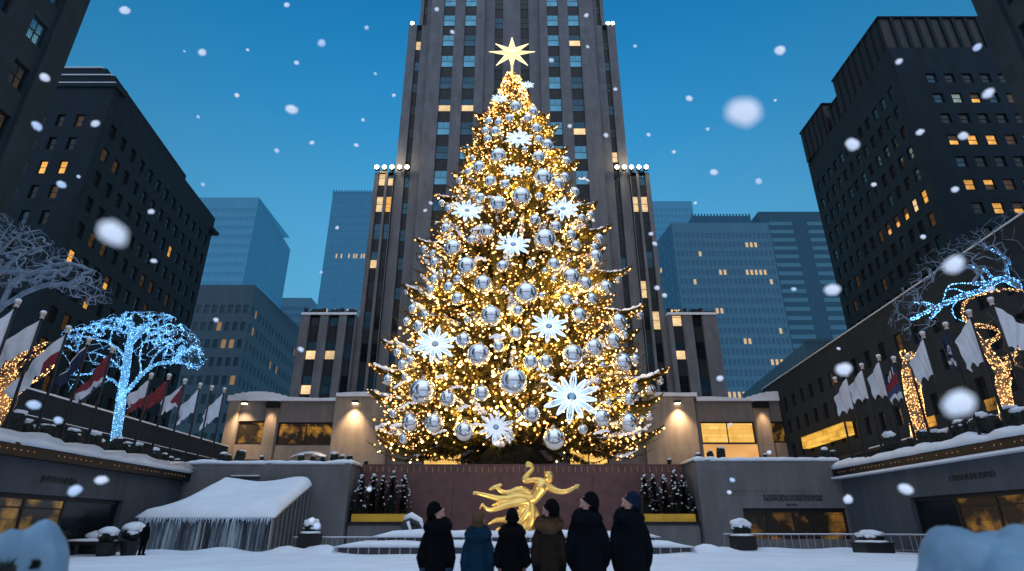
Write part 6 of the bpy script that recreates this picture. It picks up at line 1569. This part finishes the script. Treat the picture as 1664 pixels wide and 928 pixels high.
def person(name_label, px, top_py, Y, yaw, pitch, coat, hem, shoulder, hat, hatc, collar, legs='dark', waist=1.0, face=True, hips=1.0, arms='down', scale_=1.0, foot=None):
    tp = P(px, top_py, Y); H = (tp.z-gz(tp.x, Y))*1.0
    if Y < 14: H = tp.z
    r = thing('person', name_label, 'person', (tp.x, Y, 0 if Y < 14 else gz(tp.x, Y)-.02))
    k = H/1.76; S = lambda x, y, z: Vector((x*k, y*k, z*k))
    sw = shoulder/2
    # head frame: local +y is where the face looks; lifted by pitch, turned by yaw about the neck
    RM = (Matrix.Rotation(yaw, 4, 'Z') @ Matrix.Rotation(pitch, 4, 'X'))
    nk = Vector((0, .02, 1.50)); HC = Matrix.Translation(nk*k) @ RM @ Matrix.Scale(k, 4)
    hp = lambda x, y, z: HC @ Vector((x, y, z))
    b = MB()
    # legs, hips, chest under the coat: one continuous body
    for s in (-1, 1):
        b.tube([S(s*.095, 0, .92), S(s*.10, .01, .72), S(s*.10, .015, .50), S(s*.10, 0, .30), S(s*.10, -.01, .09)], [.105*k, .092*k, .066*k, .064*k, .048*k], 14)
        b.tube([S(s*.10, -.05, .05), S(s*.11, .04, .055), S(s*.12, .14, .04), S(s*.125, .20, .035)], [.05*k, .052*k, .045*k, .03*k], 10)
        b.tube([S(s*(sw-.04), 0, 1.40), S(s*(sw+.015), -.01, 1.15), S(s*(sw+.01), .05, .92), S(s*(sw), .07, .84)], [.05*k, .045*k, .036*k, .03*k], 10)
        hx, hy, hz_ = s*(sw-.005), .08, .80
        b.ell(S(hx, hy, hz_), (.022*k, .042*k, .05*k), 10, 8)
        for f in range(4):
            y_ = hy-.032+.021*f; l_ = (.052, .064, .068, .06)[3-f]; b.tube([S(hx, y_, hz_-.035), S(hx-s*.004, y_+.002, hz_-.035-l_*.55), S(hx-s*.018, y_+.004, hz_-.035-l_)], [.0095*k, .009*k, .0075*k], 6)
        b.tube([S(hx-s*.01, hy+.035, hz_+.01), S(hx-s*.02, hy+.062, hz_-.015), S(hx-s*.028, hy+.07, hz_-.045)], [.011*k, .010*k, .008*k], 6)
    b.ell(S(0, 0, .95), (.16*k, .12*k, .14*k), 14, 10); b.ell(S(0, 0, 1.2), (.155*k, .11*k, .24*k), 14, 10); b.ell(S(0, -.005, 1.38), ((sw-.03)*k, .10*k, .09*k), 14, 10)
    b.tube([S(0, 0, 1.40), S(0, .01, 1.47), hp(0, -.01, .05)], [.075*k, .06*k, .058*k], 12)
    b.ell(hp(0, -.005, .135), (.076*k, .098*k, .108*k), 18, 14, mtx=RM); b.ell(hp(0, .035, .075), (.056*k, .062*k, .06*k), 14, 10, mtx=RM)
    b.tube([hp(0, .088, .145), hp(0, .108, .115), hp(0, .118, .098), hp(0, .092, .092)], [.010*k, .014*k, .016*k, .012*k], 8)
    b.ell(hp(0, .084, .158), (.05*k, .018*k, .014*k), 10, 8, mtx=RM); b.ell(hp(0, .082, .032), (.026*k, .022*k, .02*k), 10, 8, mtx=RM)
    b.ell(hp(0, .094, .066), (.024*k, .012*k, .007*k), 10, 6, mtx=RM); b.ell(hp(0, .093, .055), (.022*k, .012*k, .007*k), 10, 6, mtx=RM)
    for s in (-1, 1): b.ell(hp(s*.078, -.012, .115), (.012*k, .024*k, .034*k), 8, 8, mtx=RM); b.ell(hp(s*.045, .07, .095), (.022*k, .018*k, .02*k), 8, 6, mtx=RM)
    body = remesh(b, 'body', M['skin'], .0085 if Y < 14 else .02, r, 2)
    e = MB()
    for s in (-1, 1): e.ell(hp(s*.032, .087, .130), .0115*k, 10, 8)
    e.build('eyes', M['eye'], r, True)
    # trousers and shoes over the legs
    t = MB()
    for s in (-1, 1): t.tube([S(s*.095, 0, .95), S(s*.10, .01, .72), S(s*.10, .015, .50), S(s*.10, 0, .30), S(s*.10, -.01, .07)], [.12*k, .105*k, .08*k, .078*k, .07*k], 14)
    t.build('trousers', CM[legs], r, True)
    for s in (-1, 1):
        t = MB(); t.tube([S(s*.10, -.075, .055), S(s*.11, .03, .06), S(s*.12, .14, .05), S(s*.126, .215, .04)], [.058*k, .06*k, .055*k, .036*k], 10); t.tube([S(s*.10, -.01, .06), S(s*.10, -.01, .22)], [.06*k, .058*k], 10); t.build('boot', CM['bootleather'], r, True)
    # coat: body and sleeves in one
    c = MB(); rings = []
    bw = sw+.012; prof = [(hem, bw*1.12, .16), (hem+.10, bw*1.10, .16), (.86, bw*1.06, .155), (1.02, bw*(1.0 if waist == 1 else .90), .14), (1.12, bw*(1.0 if waist == 1 else .90), .14), (1.26, bw*1.02, .145), (1.36, bw*1.0, .135), (1.42, bw-.035, .12), (1.47, .105, .10), (1.53, .085, .085)]
    prof = [p for j, p in enumerate(prof) if j < 2 or p[0] > hem+.12]
    for z_, rx, ry in prof:
        ring = []
        for j in range(36):
            a = 2*math.pi*j/36; fold = 1+(.035*math.sin(a*7+z_*3+px)+.02*math.sin(a*13+px*2))*max(0, min(1, (1.25-z_)/.5)); ca, sa = math.cos(a), math.sin(a)
            ring.append(S(math.copysign(abs(ca)**.85, ca)*rx*fold, math.copysign(abs(sa)**.9, sa)*ry*fold-.01, z_))
        rings.append(ring)
    c.rings(rings)
    for s in (-1, 1):
        if arms == 'front': pts = [S(s*(sw-.04), 0, 1.39), S(s*(sw+.016), -.03, 1.25), S(s*(sw+.062), -.06, 1.06), S(s*(sw+.02), .10, 1.02), S(s*.10, .21, 1.06)]
        elif arms == 'pocket': pts = [S(s*(sw-.04), 0, 1.39), S(s*(sw+.016), -.03, 1.25), S(s*(sw+.062), -.07, 1.06), S(s*(sw+.035), .02, .94), S(s*(sw-.01), .10, .86)]
        else: pts = [S(s*(sw-.04), 0, 1.39), S(s*(sw+.018), -.02, 1.25), S(s*(sw+.045), -.05, 1.08), S(s*(sw+.035), -.01, .96), S(s*(sw+.01), .06, .85)]
        c.tube(pts, [.072*k, .07*k, .064*k, .06*k, .052*k], 14); c.ell(pts[0], (.072*k, .075*k, .062*k), 12, 8)
    remesh(c, 'coat', CM[coat], .014 if Y < 14 else .025, r, 3)
    # collar / hood
    h = MB()
    if collar in ('hood', 'fur'):
        for a, zz, rr, yy in ((0, 1.475, .105, -.02), (1, 1.43, .125, -.05)):
            h.tube([S(math.cos(t_)*(rr+.01), math.sin(t_)*rr*.9+yy+.02, zz+.035*math.sin(t_)) for t_ in np.linspace(0, 2*math.pi, 25)], .052*k if a == 0 else .06*k, 10)
        h.ell(S(0, -.12, 1.40), (.13*k, .07*k, .10*k), 14, 10)
    else:
        h.rings([[S(math.cos(t_)*rx, math.sin(t_)*rx*.95-.005, z_) for t_ in np.linspace(0, 2*math.pi, 29)[:-1]] for z_, rx in ((1.42, .125), (1.47, .12), (1.53, .112), (1.575, .108), (1.58, .09), (1.5, .085))])
    if collar == 'fur':
        qq = random.Random(int(px))
        for n_ in range(900):
            t_ = qq.uniform(0, 6.283); rr = qq.uniform(.06, .19); c_ = S(math.cos(t_)*rr*.95, math.sin(t_)*rr*.85-.03, 1.46+qq.uniform(-.07, .07)-.12*max(0, rr-.12)); d = Vector((math.cos(t_), math.sin(t_), qq.uniform(-.6, .6))).normalized()*.035*k; w_ = d.cross(Vector((0, .3, 1))).normalized()*.007*k; h.tri(c_-w_, c_+w_, c_+d)
    h.build('fur_collar' if collar == 'fur' else 'hood' if collar == 'hood' else 'collar', CM['fur'] if collar == 'fur' else CM[coat], r, True)
    # hat / hair
    t = MB(); rings = []
    if hat == 'hair':
        t.ell(hp(0, -.018, .135), (.088*k, .102*k, .115*k), 20, 14, mtx=RM, jit=.05); t.ell(hp(0, -.05, .06), (.075*k, .06*k, .07*k), 14, 10, mtx=RM)
        t.build('hair', CM['hair'], r, True)
    else:
        for a in np.linspace(0, math.pi/2*.98, 9):
            rr = math.cos(a); rings.append([hp(math.cos(t_)*.090*rr, math.sin(t_)*.112*rr-.012, .118+.138*math.sin(a)+(.022*math.sin(t_)*rr)) for t_ in np.linspace(0, 2*math.pi, 29)[:-1]])
        lowr = [[hp(math.cos(t_)*.0935, math.sin(t_)*.1155-.012, z_+(.022*math.sin(t_))) for t_ in np.linspace(0, 2*math.pi, 29)[:-1]] for z_ in (.100, .118)]
        t.rings([lowr[0], lowr[1]]+rings)
        t.tube([hp(math.cos(t_)*.092, math.sin(t_)*.114-.012, .112+.022*math.sin(t_)) for t_ in np.linspace(0, 2*math.pi, 25)], .008*k, 8)
        t.ell(hp(0, -.045, .075), (.072*k, .055*k, .06*k), 12, 8, mtx=RM)
        t.build('knit_hat', CM[hatc], r, True)
    return r
PI = math.pi
PE = 8.2
person('person in short black coat looking up to the right, leftmost of the six', 714, 812, PE, -1.3, .42, 'black', .86, .26, 'hat', 'black', 'hood', 'jeans', arms='pocket')
person('person in deep blue hooded coat with light brown hair, seen from behind', 778, 827, PE, -.1, .22, 'blue', .42, .265, 'hair', 'hair', 'hood', waist=.9, arms='down')
person('person in black coat and hat between the blue and the brown coats', 832, 824, PE, .1, .20, 'black', .60, .285, 'hat', 'black', 'hood', waist=.9, arms='front')
person('person in dark brown coat with a brown fur collar, looking up left', 890, 808, PE, 1.0, .40, 'brown', .40, .255, 'hat', 'black', 'fur', waist=.9, arms='down')
person('tall person in black coat and black hat, second from the right', 951, 796, PE, 1.3, .45, 'navy', .45, .325, 'hat', 'black', 'hood', arms='pocket')
person('tall person in black coat and blue black hat, rightmost of the six', 1018, 795, PE, 1.3, .5, 'navy', .40, .305, 'hat', 'beanieblue', 'hood', arms='down')
person('lone person in dark clothes standing beside the tent in the snow', 241, 848, 35, .15, .05, 'black', .80, .34, 'hat', 'black', 'hood', 'dark', arms='pocket')
# ------------------------------------------------------------------ falling snow
M['flake'] = mat('falling_snow', (.85, .86, .90), .8, var=.03, haze=(.60, .62, .72), hz=.42)  # brightness painted in as emission, the flakes give no light themselves
M['flakedim'] = mat('falling_snow_dim', (.7, .75, .85), .8, var=.03, haze=(.24, .34, .5), hz=.6)  # brightness painted in as emission here too
FLM = []
for s_ in range(3):
    mb = MB(); mb.ell((0, 0, 0), (1, .8, .85), 18, 12, jit=.10, seed=s_*5); FLM.append((mb.mesh('flake', M['flake'], True), mb.mesh('flake_dim', M['flakedim'], True)))
FK = [(1210,183,26),(184,379,24),(474,178,9),(1268,82,8),(1550,430,17),(1353,471,12),(1558,655,24),(1371,600,13),(203,17,7),(329,85,6),(73,126,8),(60,205,-8),(385,155,4),(482,102,4),(1606,152,10),(1386,235,11),(1461,100,6),(1495,215,7),(1565,221,8),(1588,77,-7),(1552,308,5.5),(246,344,5),(250,424,5),(351,520,4),(489,568,5),(1120,160,5),(1160,280,5.5),(1233,295,-5),(507,232,4),(579,236,3.5),(523,70,-6),(1054,219,3.5),(466,8,4),(596,45,-3.5),(165,780,10),(1472,795,11),(1378,811,8),(122,797,-10),(55,658,-9),(95,683,-7),(100,300,-7),(155,201,6),(985,220,4),(1058,380,4),(1064,396,4),(1068,468,4),(1080,480,4),(1170,615,5),(548,370,3),(590,195,3),(691,342,3),(953,25,3.5),(955,76,3),(1000,145,3),(926,205,3.5),(896,98,-4),(735,52,3.5),(710,15,3.5),(1095,247,3),(1130,330,3),(450,245,-4),(610,120,-3),(640,155,3),(507,845,4),(515,855,-6),(600,795,4),(1187,690,3.5),(1190,780,-4),(1185,800,3.5),(1250,735,3.5),(875,600,3.5),(330,300,-3.5),(322,190,-3),(700,330,3),(1032,75,-3),(1150,210,-3),(1420,300,4),(1500,385,4),(1610,470,-6),(1290,470,-4)]
qf = random.Random(4)
for k in range(6): FK.append((qf.uniform(20, 1640), qf.uniform(10, 700), qf.uniform(1.8, 3.2)*(1 if qf.random() < .4 else -1)))
bigl = {0: 'largest blurred snowflake in the sky at upper right', 1: 'large blurred snowflake before the dark left office building', 4: 'blurred snowflake before the frosted tree at right', 6: 'large pale blurred snowflake over the right flagpoles', 5: 'blurred snowflake between the banded tower and the right office building', 7: 'blurred snowflake over the long building left of the flags', 2: 'round bright snowflake in the sky left of the tree top', 14: 'bright snowflake before the upper right office building'}
for i, (px, py, r_) in enumerate(FK):
    dim = r_ < 0; a = abs(r_); rw = .022 if a > 15 else .026 if a > 6.5 else .02
    dpt = rw*F/a; d = ray(px, py); v = Vector((0, 0, CAMZ))+d*dpt
    if v.z < .3: continue
    me = FLM[i % 3][1 if dim else 0]
    o = link('snowflake', me, None, v); s_ = rw*qf.uniform(.9, 1.05); o.scale = (s_, s_, s_*qf.uniform(.75, 1.0)); o.rotation_euler = (qf.uniform(-.3, .3), qf.uniform(-.7, .7), qf.uniform(-.3, .3))
    if i in bigl: tag(o, bigl[i], 'snowflake')
    else: tag(o, 'small white snowflake drifting in the dusk air' if not dim else 'faint grey blue snowflake drifting in the dusk air', 'snowflake', 'small drifting snowflakes' if not dim else 'faint drifting snowflakes')
